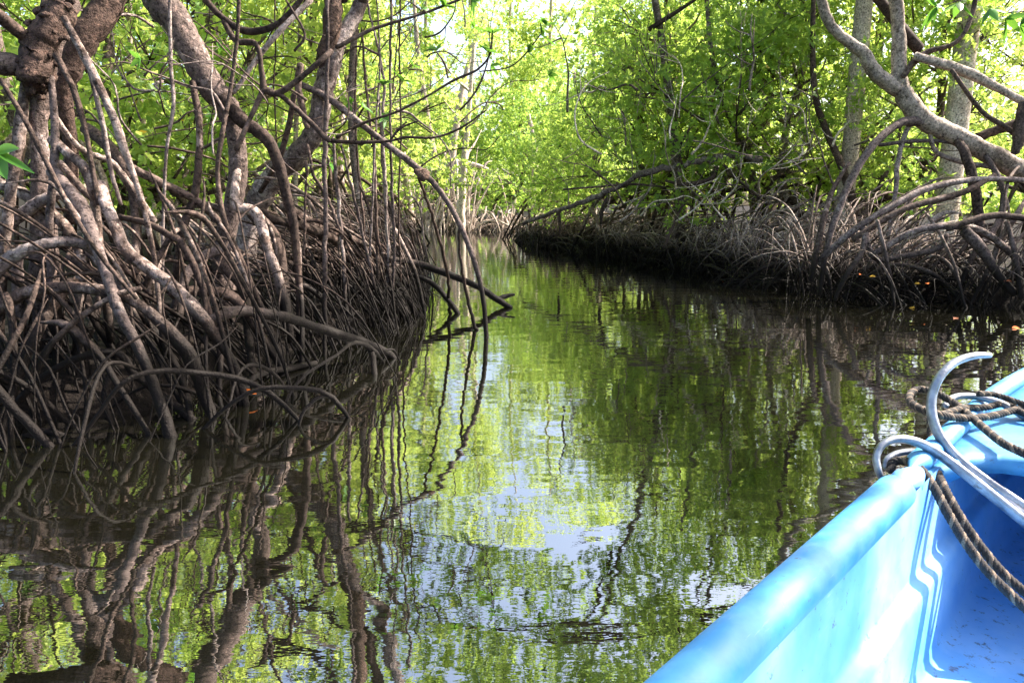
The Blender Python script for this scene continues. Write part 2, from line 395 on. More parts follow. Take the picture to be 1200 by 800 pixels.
VAR = [
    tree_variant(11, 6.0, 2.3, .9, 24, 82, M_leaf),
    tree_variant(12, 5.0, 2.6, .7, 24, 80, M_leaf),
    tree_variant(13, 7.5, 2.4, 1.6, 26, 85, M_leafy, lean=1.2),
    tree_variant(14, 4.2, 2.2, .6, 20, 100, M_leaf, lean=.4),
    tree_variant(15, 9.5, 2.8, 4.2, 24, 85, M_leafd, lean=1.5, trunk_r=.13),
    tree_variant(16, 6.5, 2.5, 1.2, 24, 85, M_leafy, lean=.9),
]
def place(px, D, v, sc, rot, label, group, sz=1.0):
    p = ((px - 600) / F * D, D)
    z = float(ground_z(np.array([p[0]]), np.array([p[1]]))[0])
    e = empty("mangrove_tree", (p[0], p[1], max(z, 0) - .05), label, "tree", group)
    e.rotation_euler = (0, 0, rot); e.scale = (sc, sc, sc * sz)
    t, c, rs = VAR[v]
    for nm, me in [("trunk", t), ("crown", c)] + [("prop_root", q) for q in rs]:
        o = bpy.data.objects.new(nm, me); o.parent = e; COL.objects.link(o)
    return e
exec_order = None

def leaf_shape(mb, base, d, up, L_, W_, droop=.15, a=.5):
    d = unit(np.array(d, float)); side = unit(np.cross(d, np.array(up, float))); nrm = np.cross(side, d)
    n = 7; V = []; Q = []
    for k in range(n):
        t = k / (n - 1); w = W_ * math.sin(math.pi * min(1, .04 + .96 * t) ** .85) ** .8 if 0 < k < n - 1 else .0015
        c = np.array(base) + d * L_ * t - nrm * 0 + np.array([0, 0, -droop * L_ * t * t])
        V += [c + side * w + nrm * w * .3, c, c - side * w + nrm * w * .3]
    for k in range(n - 1):
        a0 = k * 3; Q += [[a0, a0 + 1, a0 + 4, a0 + 3], [a0 + 1, a0 + 2, a0 + 5, a0 + 4]]
    mb.add(V, Q, a)
def sprig(parent, tips, rg, L_, n=6, mat=None):
    for (p, ax_) in tips:
        mb = MB(); ax_ = unit(np.array(ax_, float))
        for k in range(n):
            a = k * 2.4 + rg.random(); h = unit(np.cross(ax_, [0.1, .9, .2])); g = np.cross(ax_, h)
            leaf_shape(mb, p, (math.cos(a) * h + math.sin(a) * g) * .9 + ax_ * .5, ax_, L_ * (.75 + .5 * rg.random()), L_ * .2, .25, rg.random() * .9)
        mb.build("leaf_cluster", mat or M_leafn, parent)

# ------------------------------------------------------------------ LEFT BANK
rng = np.random.default_rng(5)
inL = 1    # left of the travelling direction (edge runs away from camera) is land
gA, gB, gC, gD = "great mangroves crowding the left bank", None, None, None
pA = K(50, 300, 4.7)[0]; A = empty("mangrove_tree", (pA[0], pA[1], 0), "old mangrove at the picture's left edge with a knobbly dark burl and stacked arching roots", "tree", gA)
pB = K(268, 300, 5.7)[0]; B = empty("mangrove_tree", (pB[0], pB[1], 0), "mangrove whose thick smooth trunk leans in a diagonal and forks above its roots", "tree", gA)
pC = K(310, 260, 6.9)[0]; Cc = empty("mangrove_tree", (pC[0], pC[1], 0), "mangrove whose long knotted branch droops over the water, beside a curtain of hanging roots", "tree", gA)

# tree A
hero(A, "trunk", [(88, -150, 4.9, 24), (80, -40, 4.8, 24), (66, 20, 4.75, 20), (50, 80, 4.7, 15), (46, 150, 4.7, 11), (49, 210, 4.7, 13), (52, 290, 4.7, 16), (54, 350, 4.7, 15), (55, 470, 4.75, 13)], M_trunk, rng, 14, .16)
q = MB()
bp_ = [(72, 12, 4.66, 16), (62, 28, 4.62, 20), (50, 48, 4.60, 22), (44, 70, 4.60, 24), (42, 88, 4.6, 20), (43, 104, 4.62, 10)]
q.tube([K(a, b_, c)[0] for a, b_, c, d in bp_], [K(a, b_, c)[1] * d * .85 for a, b_, c, d in bp_], 18, 6, rng, .3, bend=.1)
for k in range(90):
    a, b_, c, d = bp_[rng.integers(0, 6)]; p, s = K(a, b_ + 14 * (rng.random() - .5), c); u_ = unit(rng.normal(size=3)); r_ = d * s * .8; v_ = unit(rng.normal(size=3)) * .012
    q.tube([p + u_ * r_ - v_, p + u_ * r_ * 1.05, p + u_ * r_ + v_], np.array([.7, 1, .7]) * (.010 + .016 * rng.random()), 7, 2, rng, .5)
q.build("burl", M_burl, A, label="dark crumbly burl on the trunk")
hero(A, "limb", [(165, -170, 5.5, 22), (140, -40, 5.3, 21), (128, 5, 5.2, 20), (98, 45, 5.1, 20), (76, 90, 5.05, 17), (76, 130, 5.05, 12), (84, 180, 5.1, 8), (84, 260, 5.1, 8)], M_burl, rng, 12)
hero(A, "limb", [(-90, 60, 4.5, 15), (-20, 70, 4.5, 15), (15, 77, 4.55, 14), (45, 82, 4.65, 11)], M_trunk, rng, 12)
hero(A, "limb", [(-50, -20, 4.3, 10), (0, 20, 4.4, 9), (28, 42, 4.55, 9), (50, 60, 4.65, 8)], M_dark, rng)
A_roots = [
    [(30, 98, 4.65, 7), (24, 150, 4.6, 10), (16, 200, 4.55, 9), (8, 260, 4.5, 9), (0, 340, 4.5, 9), (-5, 450, 4.5, 8)],
    [(60, 90, 4.6, 5), (64, 150, 4.55, 6), (63, 200, 4.5, 6), (58, 260, 4.5, 6), (60, 350, 4.5, 6), (64, 480, 4.4, 6)],
    [(0, 92, 3.9, 3.5), (30, 142, 3.9, 4), (52, 185, 3.9, 4), (80, 240, 3.9, 4), (118, 300, 3.9, 3.5), (160, 350, 3.9, 3)],
    [(75, 20, 4.4, 5), (104, 76, 4.4, 6), (134, 140, 4.4, 7), (142, 165, 4.4, 8), (155, 200, 4.4, 5), (170, 250, 4.4, 4.5), (182, 310, 4.4, 4), (190, 400, 4.3, 4)],
    [(100, 62, 4.5, 3.5), (112, 110, 4.5, 4), (121, 150, 4.5, 4.5), (130, 200, 4.5, 3.5), (142, 240, 4.5, 3)],
    [(65, 64, 4.5, 5), (84, 100, 4.45, 5), (98, 145, 4.45, 4.5), (107, 190, 4.45, 4), (116, 240, 4.4, 4)],
    [(62, 165, 4.6, 8), (80, 180, 4.5, 8), (98, 196, 4.45, 8), (108, 220, 4.45, 8), (112, 240, 4.5, 7), (118, 300, 4.5, 7), (130, 400, 4.5, 7)],
    [(62, 200, 4.5, 10), (78, 222, 4.35, 11), (95, 245, 4.25, 13), (117, 299, 4.1, 9), (140, 365, 3.9, 9), (165, 414, 3.8, 9), (185, 465, 3.75, 9), (203, 519, 3.68, 9), (208, 535, 3.66, 8)],
    [(117, 215, 4.5, 7), (124, 240, 4.4, 9), (136, 268, 4.35, 10), (152, 298, 4.3, 9), (198, 332, 4.2, 9), (232, 366, 4.2, 10), (253, 395, 4.25, 8), (275, 430, 4.3, 7), (290, 480, 4.3, 6)],
    [(-60, 420, 4.0, 11), (-20, 378, 4.05, 11), (25, 345, 4.1, 10), (82, 337, 4.1, 9), (132, 344, 4.05, 9), (170, 362, 4.0, 9), (214, 405, 4.0, 11), (230, 435, 4.05, 12), (240, 465, 4.08, 10), (250, 492, 4.05, 8), (253, 505, 4.0, 7)],
    [(-60, 350, 4.0, 12), (-25, 330, 4.05, 12), (8, 306, 4.1, 11), (33, 292, 4.1, 10), (74, 283, 4.15, 9), (105, 290, 4.2, 9), (130, 310, 4.3, 8), (150, 350, 4.4, 7)],
    [(165, 338, 4.0, 4.5), (136, 346, 3.95, 5), (99, 368, 3.9, 5), (65, 398, 3.85, 5.5), (50, 420, 3.83, 6), (42, 437, 3.82, 5)],
    [(0, 492, 3.85, 5), (14, 478, 3.85, 6), (48, 444, 3.9, 6), (95, 418, 3.95, 6), (138, 414, 4.0, 6), (158, 438, 4.05, 7), (198, 470, 4.1, 7), (226, 492, 4.0, 6)],
    [(-60, 300, 4.6, 9), (-10, 275, 4.6, 9), (20, 255, 4.6, 9), (48, 236, 4.6, 9), (70, 228, 4.6, 6)],
    [(-40, 200, 4.9, 10), (0, 215, 4.8, 9), (40, 235, 4.7, 9), (80, 270, 4.6, 8), (110, 330, 4.5, 7)],
    [(70, 190, 4.8, 6), (95, 220, 4.75, 5.5), (125, 248, 4.7, 5)],
    [(133, 500, 3.9, 4), (122, 470, 3.9, 5), (128, 440, 3.95, 5), (132, 425, 4.0, 4)],
    [(60, 130, 4.75, 4), (85, 165, 4.8, 4), (105, 180, 4.9, 5), (130, 190, 5.0, 5), (150, 215, 5.1, 6), (180, 260, 5.1, 6)],
    [(80, 300, 4.5, 8), (110, 320, 4.45, 7), (148, 350, 4.4, 6), (190, 400, 4.4, 6), (215, 450, 4.2, 6), (225, 500, 3.95, 5)],
    [(20, 300, 4.4, 9), (22, 360, 4.4, 8), (30, 430, 4.35, 8), (35, 520, 4.2, 8)],
    [(95, 300, 4.5, 8), (92, 380, 4.4, 7), (88, 450, 4.3, 7), (85, 520, 4.0, 6)],
    [(65, 330, 4.4, 8), (67, 400, 4.4, 8), (70, 460, 4.3, 8), (72, 520, 4.0, 7)],
]
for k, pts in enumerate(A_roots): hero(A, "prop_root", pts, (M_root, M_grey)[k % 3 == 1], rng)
# tree B
hero(B, "trunk", [(140, -160, 6.0, 24), (172, -40, 5.85, 22), (188, 0, 5.8, 21), (210, 32, 5.75, 20), (229, 68, 5.7, 19), (247, 101, 5.7, 17), (266, 126, 5.7, 15), (276, 160, 5.7, 12), (279, 195, 5.7, 12), (276, 225, 5.7, 13), (268, 262, 5.7, 13), (262, 300, 5.7, 12), (262, 345, 5.7, 16), (262, 420, 5.7, 14)], M_trunk, rng, 14, .08)
hero(B, "prop_root", [(262, 118, 5.65, 12), (285, 142, 5.6, 11), (311, 161, 5.6, 10), (326, 191, 5.6, 8.5), (337, 232, 5.6, 7.5), (344, 262, 5.6, 7), (350, 330, 5.6, 6), (352, 420, 5.5, 6)], M_dark, rng)
B_roots = [
    [(225, 95, 5.6, 5), (232, 131, 5.55, 5.5), (234, 169, 5.5, 6), (229, 225, 5.5, 6.5), (214, 270, 5.5, 7), (205, 330, 5.5, 7)],
    [(199, -80, 5.3, 3), (199, 0, 5.3, 3), (200, 75, 5.3, 3), (203, 124, 5.3, 3), (195, 180, 5.3, 2.5), (191, 262, 5.3, 2.5), (190, 350, 5.3, 2.5)],
    [(282, -60, 5.2, 3), (278, 40, 5.2, 3), (270, 105, 5.2, 3.5), (259, 165, 5.1, 4), (255, 210, 5.1, 4), (264, 262, 5.1, 4.5), (285, 311, 5.2, 5), (313, 377, 5.3, 5), (332, 428, 5.35, 5), (336, 445, 5.3, 4)],
    [(140, 254, 4.9, 4.5), (173, 262, 4.8, 5), (202, 278, 4.75, 5.5), (212, 284, 4.75, 6), (231, 320, 4.7, 5), (247, 373, 4.65, 5.5), (258, 406, 4.6, 5.5), (256, 472, 4.45, 5), (255, 490, 4.4, 4.5)],
    [(198, 280, 4.75, 4.5), (181, 311, 4.7, 4.5), (168, 340, 4.7, 4)],
    [(243, 378, 4.6, 9), (262, 369, 4.65, 9), (289, 364, 4.8, 8.5), (330, 371, 5.0, 8), (349, 376, 5.1, 8), (391, 390, 5.3, 7.5), (430, 402, 5.5, 7), (455, 414, 5.62, 6.5), (463, 422, 5.64, 5)],
    [(428, 403, 5.45, 4.5), (436, 414, 5.3, 4.5), (438, 430, 5.15, 4.5), (440, 446, 5.05, 4.5)],
    [(200, 345, 4.9, 8), (240, 340, 5.0, 8), (275, 350, 5.1, 9), (300, 385, 5.1, 8), (330, 430, 5.2, 7), (345, 460, 5.0, 5)],
    [(279, 196, 5.68, 7), (276, 240, 5.5, 9), (300, 250, 5.5, 9), (313, 290, 5.4, 8), (330, 340, 5.4, 8), (340, 400, 5.4, 8)],
    [(268, 290, 5.5, 9), (240, 300, 5.4, 8), (215, 330, 5.3, 8), (200, 380, 5.2, 7)],
    [(262, 310, 5.4, 10), (285, 340, 5.3, 8), (292, 400, 5.2, 7), (300, 470, 4.6, 6)],
    [(150, 195, 5.3, 7), (190, 215, 5.4, 7), (230, 235, 5.5, 6), (262, 265, 5.6, 5)],
    [(100, 150, 5.6, 9), (125, 170, 5.5, 10), (150, 205, 5.4, 8), (158, 250, 5.4, 6), (160, 330, 5.2, 6)],
    [(280, 470, 4.6, 4), (300, 440, 4.8, 5), (345, 430, 5.2, 5), (370, 425, 5.4, 4)],
]
for k, pts in enumerate(B_roots): hero(B, "prop_root", pts, (M_root, M_grey, M_root, M_dark)[k % 4], rng)
for pts in ([(240, 0, 5.5, 4.5), (262, 22, 5.5, 4.5), (289, 37, 5.5, 5), (322, 30, 5.5, 4.5), (352, 0, 5.5, 4), (380, -50, 5.5, 3)],
            [(262, 24, 5.5, 4), (277, 48, 5.45, 4.5), (300, 52, 5.4, 4), (306, 80, 5.4, 4), (309, 105, 5.4, 4.5)],
            [(365, 0, 5.9, 4), (330, 34, 5.8, 4), (300, 71, 5.75, 4), (274, 109, 5.7, 4)],
            [(309, 105, 5.4, 5), (326, 109, 5.4, 5), (349, 94, 5.4, 5), (375, 72, 5.4, 4.5), (388, 60, 5.5, 4)],
            [(309, 105, 5.4, 4.5), (292, 142, 5.35, 4), (277, 176, 5.3, 4)],
            [(326, 109, 5.4, 3.5), (350, 130, 5.4, 4), (380, 160, 5.4, 5), (386, 165, 5.4, 4)],
            [(345, 60, 5.2, 2), (357, 40, 5.2, 2), (335, 0, 5.2, 2)]):
    hero(B, "branch", pts, M_dark if pts[0][0] != 365 else M_grey, rng, 8, .2)
# tree C
hero(Cc, "trunk", [(455, -140, 6.8, 8), (428, -20, 6.7, 9), (420, 11, 6.7, 9), (394, 56, 6.6, 12), (380, 105, 6.6, 13), (371, 150, 6.6, 14), (352, 178, 6.65, 15), (324, 204, 6.75, 16), (304, 232, 6.85, 16), (292, 262, 6.9, 15), (285, 320, 6.9, 14)], M_trunk, rng, 14, .08)
hero(Cc, "limb", [(392, -120, 6.5, 8), (391, -20, 6.5, 9), (389, 30, 6.5, 10), (381, 66, 6.55, 10), (384, 90, 6.6, 6)], M_burl, rng, 12, .3)
hero(Cc, "branch", [(352, 99, 6.5, 5), (386, 116, 6.5, 5.5), (424, 146, 6.5, 5), (457, 172, 6.5, 5), (487, 195, 6.5, 5.5), (510, 217, 6.5, 4.5), (529, 244, 6.5, 4), (544, 275, 6.5, 4.5), (557, 310, 6.5, 4), (566, 350, 6.5, 4), (570, 397, 6.5, 4), (571, 412, 6.4, 3.5)], M_grey, rng, 10, label="long drooping branch reaching into the water")
kn, s_ = K(493, 203, 6.48); q = MB(); q.tube([kn + np.array([-.05, 0, .02]), kn, kn + np.array([.05, 0, -.03])], [.03, .06, .035], 12, 5, rng, .5); q.build("knot", M_burl, Cc, label="dark knot on the long branch")
for pts in ([(490, 206, 6.5, 3), (508, 258, 7.0, 3), (524, 320, 7.8, 3), (527, 362, 8.2, 3.5), (527, 372, 8.2, 3)],
            [(538, 262, 6.5, 3), (540, 307, 6.6, 3), (549, 356, 6.8, 3.5), (558, 386, 6.9, 3.5), (559, 396, 6.85, 3)],
            [(384, -80, 5.8, 3.5), (384, 0, 5.8, 4), (383, 112, 5.8, 4), (381, 187, 5.8, 4.5), (381, 300, 5.8, 4.5), (381, 360, 5.8, 4.5), (381, 425, 5.7, 4)],
            [(390, 161, 6.4, 3), (396, 225, 6.4, 4), (401, 285, 6.4, 4), (405, 350, 6.3, 4), (408, 400, 6.2, 3)],
            [(459, -60, 6.6, 2.5), (459, 0, 6.6, 2.5), (457, 90, 6.6, 2.5), (459, 225, 6.6, 3), (462, 292, 6.7, 3), (460, 340, 6.7, 3)],
            [(425, -50, 6.7, 2), (432, 10, 6.7, 2), (442, 52, 6.7, 2.2), (450, 97, 6.7, 2.5), (448, 150, 6.7, 3), (452, 230, 6.7, 3), (455, 330, 6.7, 3)],
            [(424, 40, 6.8, 2), (431, 124, 6.8, 2.5), (439, 187, 6.8, 2.5), (441, 262, 6.8, 3), (443, 330, 6.8, 3)],
            [(444, 110, 6.9, 2), (448, 180, 6.9, 3), (451, 225, 6.9, 3), (456, 300, 6.9, 3)],
            [(418, 64, 7, 1.8), (416, 124, 7, 2), (418, 180, 7, 2), (424, 240, 7, 2.2), (430, 310, 7, 2)],
            [(436, -60, 6.6, 1.6), (445, 60, 6.6, 1.8), (441, 140, 6.6, 2), (437, 220, 6.6, 2.2), (434, 300, 6.6, 2)],
            [(471, -60, 7, 1.4), (468, 60, 7, 1.6), (470, 150, 7, 1.6), (467, 250, 7, 1.8), (470, 330, 7, 1.8)],
            [(322, 0, 6.8, 1.5), (323, 60, 6.8, 1.5), (321, 100, 6.8, 1.5), (325, 180, 6.8, 1.6)],
            [(400, 170, 6.2, 2), (412, 220, 6.3, 2.5), (424, 270, 6.5, 3), (440, 340, 6.6, 3)],
            [(361, 170, 6.3, 3), (368, 205, 6.3, 3.5), (385, 235, 6.3, 3), (402, 280, 6.3, 3)],
            [(360, 190, 6.4, 3), (358, 240, 6.4, 3), (356, 300, 6.4, 3)]):
    hero(Cc, "hanging_root", pts, (M_root, M_grey, M_dark)[rng.integers(0, 3)], rng, 8, .12)
for pts in ([(394, 161, 6.4, 2.5), (427, 144, 6.4, 2.3), (465, 131, 6.4, 2.2), (502, 112, 6.4, 2), (532, 94, 6.4, 2), (559, 82, 6.4, 1.8), (574, 64, 6.4, 1.6), (577, 37, 6.4, 1.2)],
            [(562, 84, 6.4, 1.2), (596, 79, 6.4, 1.2), (615, 64, 6.4, 1.1), (634, 40, 6.4, 1)],
            [(386, 165, 6.2, 3.5), (424, 167, 6.2, 3.5), (457, 165, 6.2, 2.5), (476, 161, 6.2, 2.2), (510, 161, 6.2, 2), (540, 150, 6.2, 1.8), (570, 129, 6.2, 1.4)],
            [(457, 165, 6.2, 2), (470, 150, 6.2, 1.8), (490, 142, 6.2, 1.2)],
            [(394, 56, 6.5, 3.5), (431, 37, 6.5, 3), (457, 28, 6.5, 2.5), (487, 19, 6.5, 2.2), (510, 11, 6.5, 2), (550, -5, 6.5, 2)],
            [(525, 92, 6.4, 1.3), (521, 75, 6.4, 1.2), (512, 62, 6.4, 1)],
            [(352, 75, 6.3, 6), (349, 100, 6.3, 6), (354, 125, 6.3, 5), (360, 150, 6.3, 4)],
            [(345, 110, 6.2, 4), (338, 150, 6.3, 4), (325, 190, 6.4, 4.5), (305, 225, 6.6, 4)]):
    hero(Cc, "branch", pts, M_dark, rng, 8, .2)
for pts in ([(452, 303, 8.6, 5), (492, 310, 8.6, 5.5), (527, 322, 8.55, 5.5), (560, 336, 8.5, 5), (583, 351, 8.45, 5), (599, 361, 8.35, 4)],
            [(583, 351, 8.45, 4), (593, 347, 8.5, 3.5), (603, 345, 8.5, 2)],
            [(478, 322, 8.3, 4), (494, 326, 8.2, 4), (508, 333, 8.2, 4.5), (524, 350, 8.1, 4.5), (537, 368, 7.9, 4)],
            [(305, 248, 6.3, 7), (320, 257, 6.3, 7), (355, 265, 6.5, 7), (391, 281, 6.8, 7), (436, 306, 7.2, 6.5), (462, 325, 7.5, 6), (488, 368, 7.8, 5), (492, 380, 7.7, 5)],
            [(330, 240, 6.8, 8), (370, 265, 7.0, 8), (420, 285, 7.4, 7), (450, 312, 7.8, 6), (470, 350, 8.0, 5), (480, 380, 7.8, 4)],
            [(296, 250, 6.2, 11), (322, 275, 6.1, 8), (330, 310, 6.0, 8), (338, 380, 5.9, 8)]):
    hero(Cc, "prop_root", pts, M_root, rng)
# roots that fill the left mass; edge runs away from the camera, land on its left
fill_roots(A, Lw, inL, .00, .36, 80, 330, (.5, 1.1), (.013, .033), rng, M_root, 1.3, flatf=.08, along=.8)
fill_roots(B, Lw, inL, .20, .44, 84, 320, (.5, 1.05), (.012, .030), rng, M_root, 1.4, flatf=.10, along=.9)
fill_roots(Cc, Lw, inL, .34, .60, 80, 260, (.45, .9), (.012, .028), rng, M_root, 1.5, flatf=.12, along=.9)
# further mangroves of the left bank, rooted behind these three
def bank_tree(x, y, label, group, edge, inland, u0, u1, cnt, loose, zr, rr, seed, trunk=None, mat=None, crown_l=None, cm=None, rootmat=None, depth=1.8, flatf=.3, off=(-.08, 1.1), dens=100, along=1.1):
    rg = np.random.default_rng(seed); e = empty("mangrove_tree", (x, y, 0), label, "tree", group)
    for tpts in (trunk or []):
        t = MB(); t.tube([p[:3] for p in tpts], [p[3] for p in tpts], 9, 5, rg, .12, bend=.2); t.build("trunk" if tpts is trunk[0] else "limb", mat or M_trunk, e)
    if cnt or loose: fill_roots(e, edge, inland, u0, u1, cnt, loose, zr, rr, rg, rootmat or M_root, depth, flatf=flatf, off=off, along=along)
    if crown_l:
        q = crown(MB(), crown_l, rg, dens); q.build("crown", cm or M_leaf, e, smooth=False)
    return e
bank_tree(-1.9, 10.2, "thin mangrove rooted where the left bank narrows, behind the hanging roots", gA, Lw, inL, .55, .80, 70, 160, (.4, .85), (.014, .03), 21,
          [[(-1.9, 10.2, .6, .06), (-2.1, 10.5, 2.0, .055), (-2.0, 10.6, 3.6, .05), (-1.6, 10.8, 5.4, .04)]], crown_l=[(-1.6, 10.8, 5.6, 1.0), (-2.6, 10.6, 5.0, .9), (-2.2, 11.6, 5.8, 1.0)], cm=M_leafy)
bank_tree(-3.3, 15.5, "slim mangrove on the left bank just before the far bend", gA, Lw, inL, .76, 1.0, 50, 120, (.35, .8), (.016, .032), 22,
          [[(-3.3, 15.5, .6, .07), (-3.4, 15.7, 2.4, .06), (-3.1, 15.9, 4.2, .05)]], crown_l=[(-3.1, 15.9, 4.4, .9), (-3.9, 15.4, 3.8, .8), (-3.6, 16.6, 5.0, 1.0)], cm=M_leafy)
# canopy of the three great trees, above the frame but mirrored in the water
rc = np.random.default_rng(77)
def lob(n, x0, x1, y0, y1, z0, z1, r0, r1, g): return [(x0 + (x1 - x0) * g.random(), y0 + (y1 - y0) * g.random(), z0 + (z1 - z0) * g.random(), r0 + (r1 - r0) * g.random()) for _ in range(n)]
crown(MB(), lob(9, -4.6, -2.0, 4.0, 6.5, 3.4, 5.2, .5, .8, rc), rc, 150).build("crown", M_leaf, A, smooth=False)
crown(MB(), lob(10, -3.6, -1.2, 5.5, 8.0, 3.6, 5.6, .5, .8, rc), rc, 150).build("crown", M_leafy, B, smooth=False)
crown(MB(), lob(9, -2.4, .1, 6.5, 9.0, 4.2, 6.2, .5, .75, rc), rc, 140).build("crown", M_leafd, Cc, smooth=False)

# fine twigs with a few leaves, crossing in front of the light
for own, n_, bx in ((A, 16, (90, 260, 0, 190, 5.6, 6.6)), (B, 34, (150, 400, 0, 210, 5.2, 7.5)), (Cc, 34, (330, 560, -20, 230, 6.3, 9.0))):
    for k in range(n_):
        D = bx[4] + (bx[5] - bx[4]) * rng.random(); p = K(bx[0] + (bx[1] - bx[0]) * rng.random(), bx[2] + (bx[3] - bx[2]) * rng.random(), D)[0]
        a = rng.normal(size=3); a[2] = abs(a[2]) * .8; a = unit(a); P = [p]
        for _ in range(5): a = unit(a + rng.normal(size=3) * .38); P.append(P[-1] + a * (.12 + .16 * rng.random()))
        q = MB().tube(P, np.linspace(.009, .0025, 6) * (.6 + .7 * rng.random()), 5, 4, rng, .2, bend=.5); P = catmull(P, 3)
        for _ in range(2):
            j_ = rng.integers(4, len(P) - 3); b2 = unit(a + rng.normal(size=3) * .8); q.tube([P[j_], P[j_] + b2 * .13, P[j_] + b2 * .24 + [0, 0, .04]], [.004, .003, .0015], 4, 3, rng, .2)
        q.build("twig", (M_dark, M_grey)[k % 2], own)
        if k % 3 == 0: sprig(own, [(P[-1], a)], rng, .09, 5)

# limbs and crown added above view to dapple the left roots, mirrored in the water
hero(Cc, "limb", [(400, 0, 6.6, 9), (430, -150, 6.8, 8), (520, -330, 7.2, 7), (640, -420, 7.6, 5), (760, -430, 8.0, 3)], M_dark, rng, 10)
hero(Cc, "limb", [(420, -130, 6.8, 6), (380, -300, 6.2, 5), (420, -480, 5.8, 4), (560, -620, 5.6, 3)], M_dark, rng, 10)
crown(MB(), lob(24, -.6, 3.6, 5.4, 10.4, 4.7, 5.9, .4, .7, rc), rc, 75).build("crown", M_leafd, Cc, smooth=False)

# ------------------------------------------------------------------ RIGHT BANK
inR = -1   # edge runs away from camera, land on its right
gR = "mangroves crowding the right bank"
rng = np.random.default_rng(9)
pR = K(1150, 300, 9.6)[0]
R1 = empty("mangrove_tree", (pR[0], pR[1], 0), "big bent mangrove on the right bank, trunk arching over a heap of grey roots", "tree", gR)
hero(R1, "trunk", [(1290, 262, 9.6, 12), (1240, 228, 9.6, 13), (1200, 203, 9.6, 13), (1160, 180, 9.6, 12), (1122, 160, 9.6, 12), (1090, 145, 9.6, 12), (1066, 122, 9.6, 13), (1054, 95, 9.6, 11), (1054, 50, 9.6, 8), (1050, 0, 9.6, 8), (1040, -120, 9.6, 7)], M_pale, rng, 12, .12)  # pale bark puts light into the colour of this shaded trunk and its limbs
for pts, m_ in (([(1052, 105, 9.6, 10), (1025, 84, 9.6, 9.5), (1012, 62, 9.6, 9), (985, 42, 9.6, 8), (968, 18, 9.6, 7), (955, -40, 9.6, 6)], M_pale),
            ([(1058, 90, 9.5, 4), (1072, 72, 9.5, 4.5), (1090, 60, 9.5, 4), (1120, 50, 9.5, 3.5), (1138, 20, 9.5, 3), (1150, -40, 9.5, 3)], M_dark),
            ([(1072, 66, 9.4, 5), (1120, 80, 9.4, 6), (1160, 98, 9.4, 6), (1205, 122, 9.4, 6), (1280, 150, 9.4, 6)], M_pale),
            ([(1115, 82, 9.3, 3), (1150, 130, 9.3, 3), (1180, 150, 9.3, 3), (1210, 175, 9.3, 3)], M_dark),
            ([(1145, 162, 9.9, 6), (1175, 150, 9.9, 6), (1230, 132, 9.9, 6)], M_dark),
            ([(1200, 120, 9.2, 7), (1197, 150, 9.2, 8), (1190, 180, 9.2, 5)], M_dark)):
    hero(R1, "limb", pts, m_, rng, 9, .2)
R_roots = [
    [(1088, 144, 9.6, 7), (1062, 142, 9.5, 7), (1043, 152, 9.4, 7), (1022, 172, 9.3, 7), (1000, 205, 9.2, 6.5), (985, 240, 9.1, 6), (970, 285, 9.0, 5), (960, 345, 9.0, 4)],
    [(1118, 157, 9.6, 7), (1133, 185, 9.4, 8), (1145, 235, 9.3, 8), (1150, 290, 9.2, 7)],
    [(1084, 142, 9.6, 4), (1064, 150, 9.6, 4), (1052, 190, 9.6, 4), (1050, 220, 9.5, 4), (1040, 280, 9.3, 4)],
    [(960, 305, 9.0, 5), (1000, 270, 8.9, 5), (1040, 245, 8.9, 5), (1090, 220, 9.0, 5.5), (1150, 210, 9.1, 5), (1220, 212, 9.2, 5)],
    [(1000, 280, 8.8, 5), (1060, 245, 8.8, 5), (1130, 225, 8.9, 5), (1165, 205, 9.2, 4)],
    [(1020, 300, 8.7, 5), (1075, 270, 8.6, 5), (1130, 266, 8.6, 6), (1165, 280, 8.6, 6), (1210, 320, 8.6, 6)],
    [(1130, 270, 8.6, 9), (1150, 292, 8.5, 9), (1170, 322, 8.4, 7), (1190, 345, 8.3, 6)],
    [(1110, 268, 8.5, 5), (1150, 255, 8.5, 5.5), (1180, 253, 8.5, 5.5), (1230, 262, 8.5, 5)],
    [(1028, 258, 8.7, 3), (1036, 290, 8.6, 3), (1043, 325, 8.6, 3), (1048, 358, 8.5, 3)],
    [(1010, 265, 8.9, 5), (1025, 302, 8.8, 5), (1060, 300, 8.8, 5), (1100, 290, 8.8, 5), (1110, 275, 8.8, 4)],
    [(995, 190, 9.4, 3), (975, 225, 9.2, 4), (962, 270, 9.0, 5), (950, 330, 9.0, 4)],
    [(1015, 270, 8.8, 5), (1010, 295, 8.7, 5), (990, 325, 8.6, 4), (978, 352, 8.6, 3)],
    [(1180, 260, 8.6, 4), (1190, 300, 8.4, 4), (1197, 350, 8.2, 4)],
    [(1088, 144, 9.6, 4), (1100, 180, 9.6, 4), (1160, 195, 9.6, 4), (1220, 190, 9.6, 4)],
    [(1030, 170, 9.6, 3), (1080, 165, 9.6, 3), (1130, 172, 9.6, 3), (1200, 215, 9.6, 4), (1240, 290, 9.2, 4)],
    [(1150, 174, 9.6, 5), (1175, 220, 9.3, 5), (1170, 260, 9.1, 5), (1140, 300, 8.9, 5), (1120, 350, 8.8, 4)],
]
for k, pts in enumerate(R_roots): hero(R1, "prop_root", pts, (M_grey, M_root, M_grey)[k % 3], rng, 8)
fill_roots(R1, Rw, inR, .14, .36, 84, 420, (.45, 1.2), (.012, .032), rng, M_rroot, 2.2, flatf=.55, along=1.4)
crown(MB(), lob(9, 3.6, 6.5, 9.0, 12.5, 3.6, 6.0, .5, .8, rc), rc, 100).build("crown", M_leaf, R1, smooth=False)
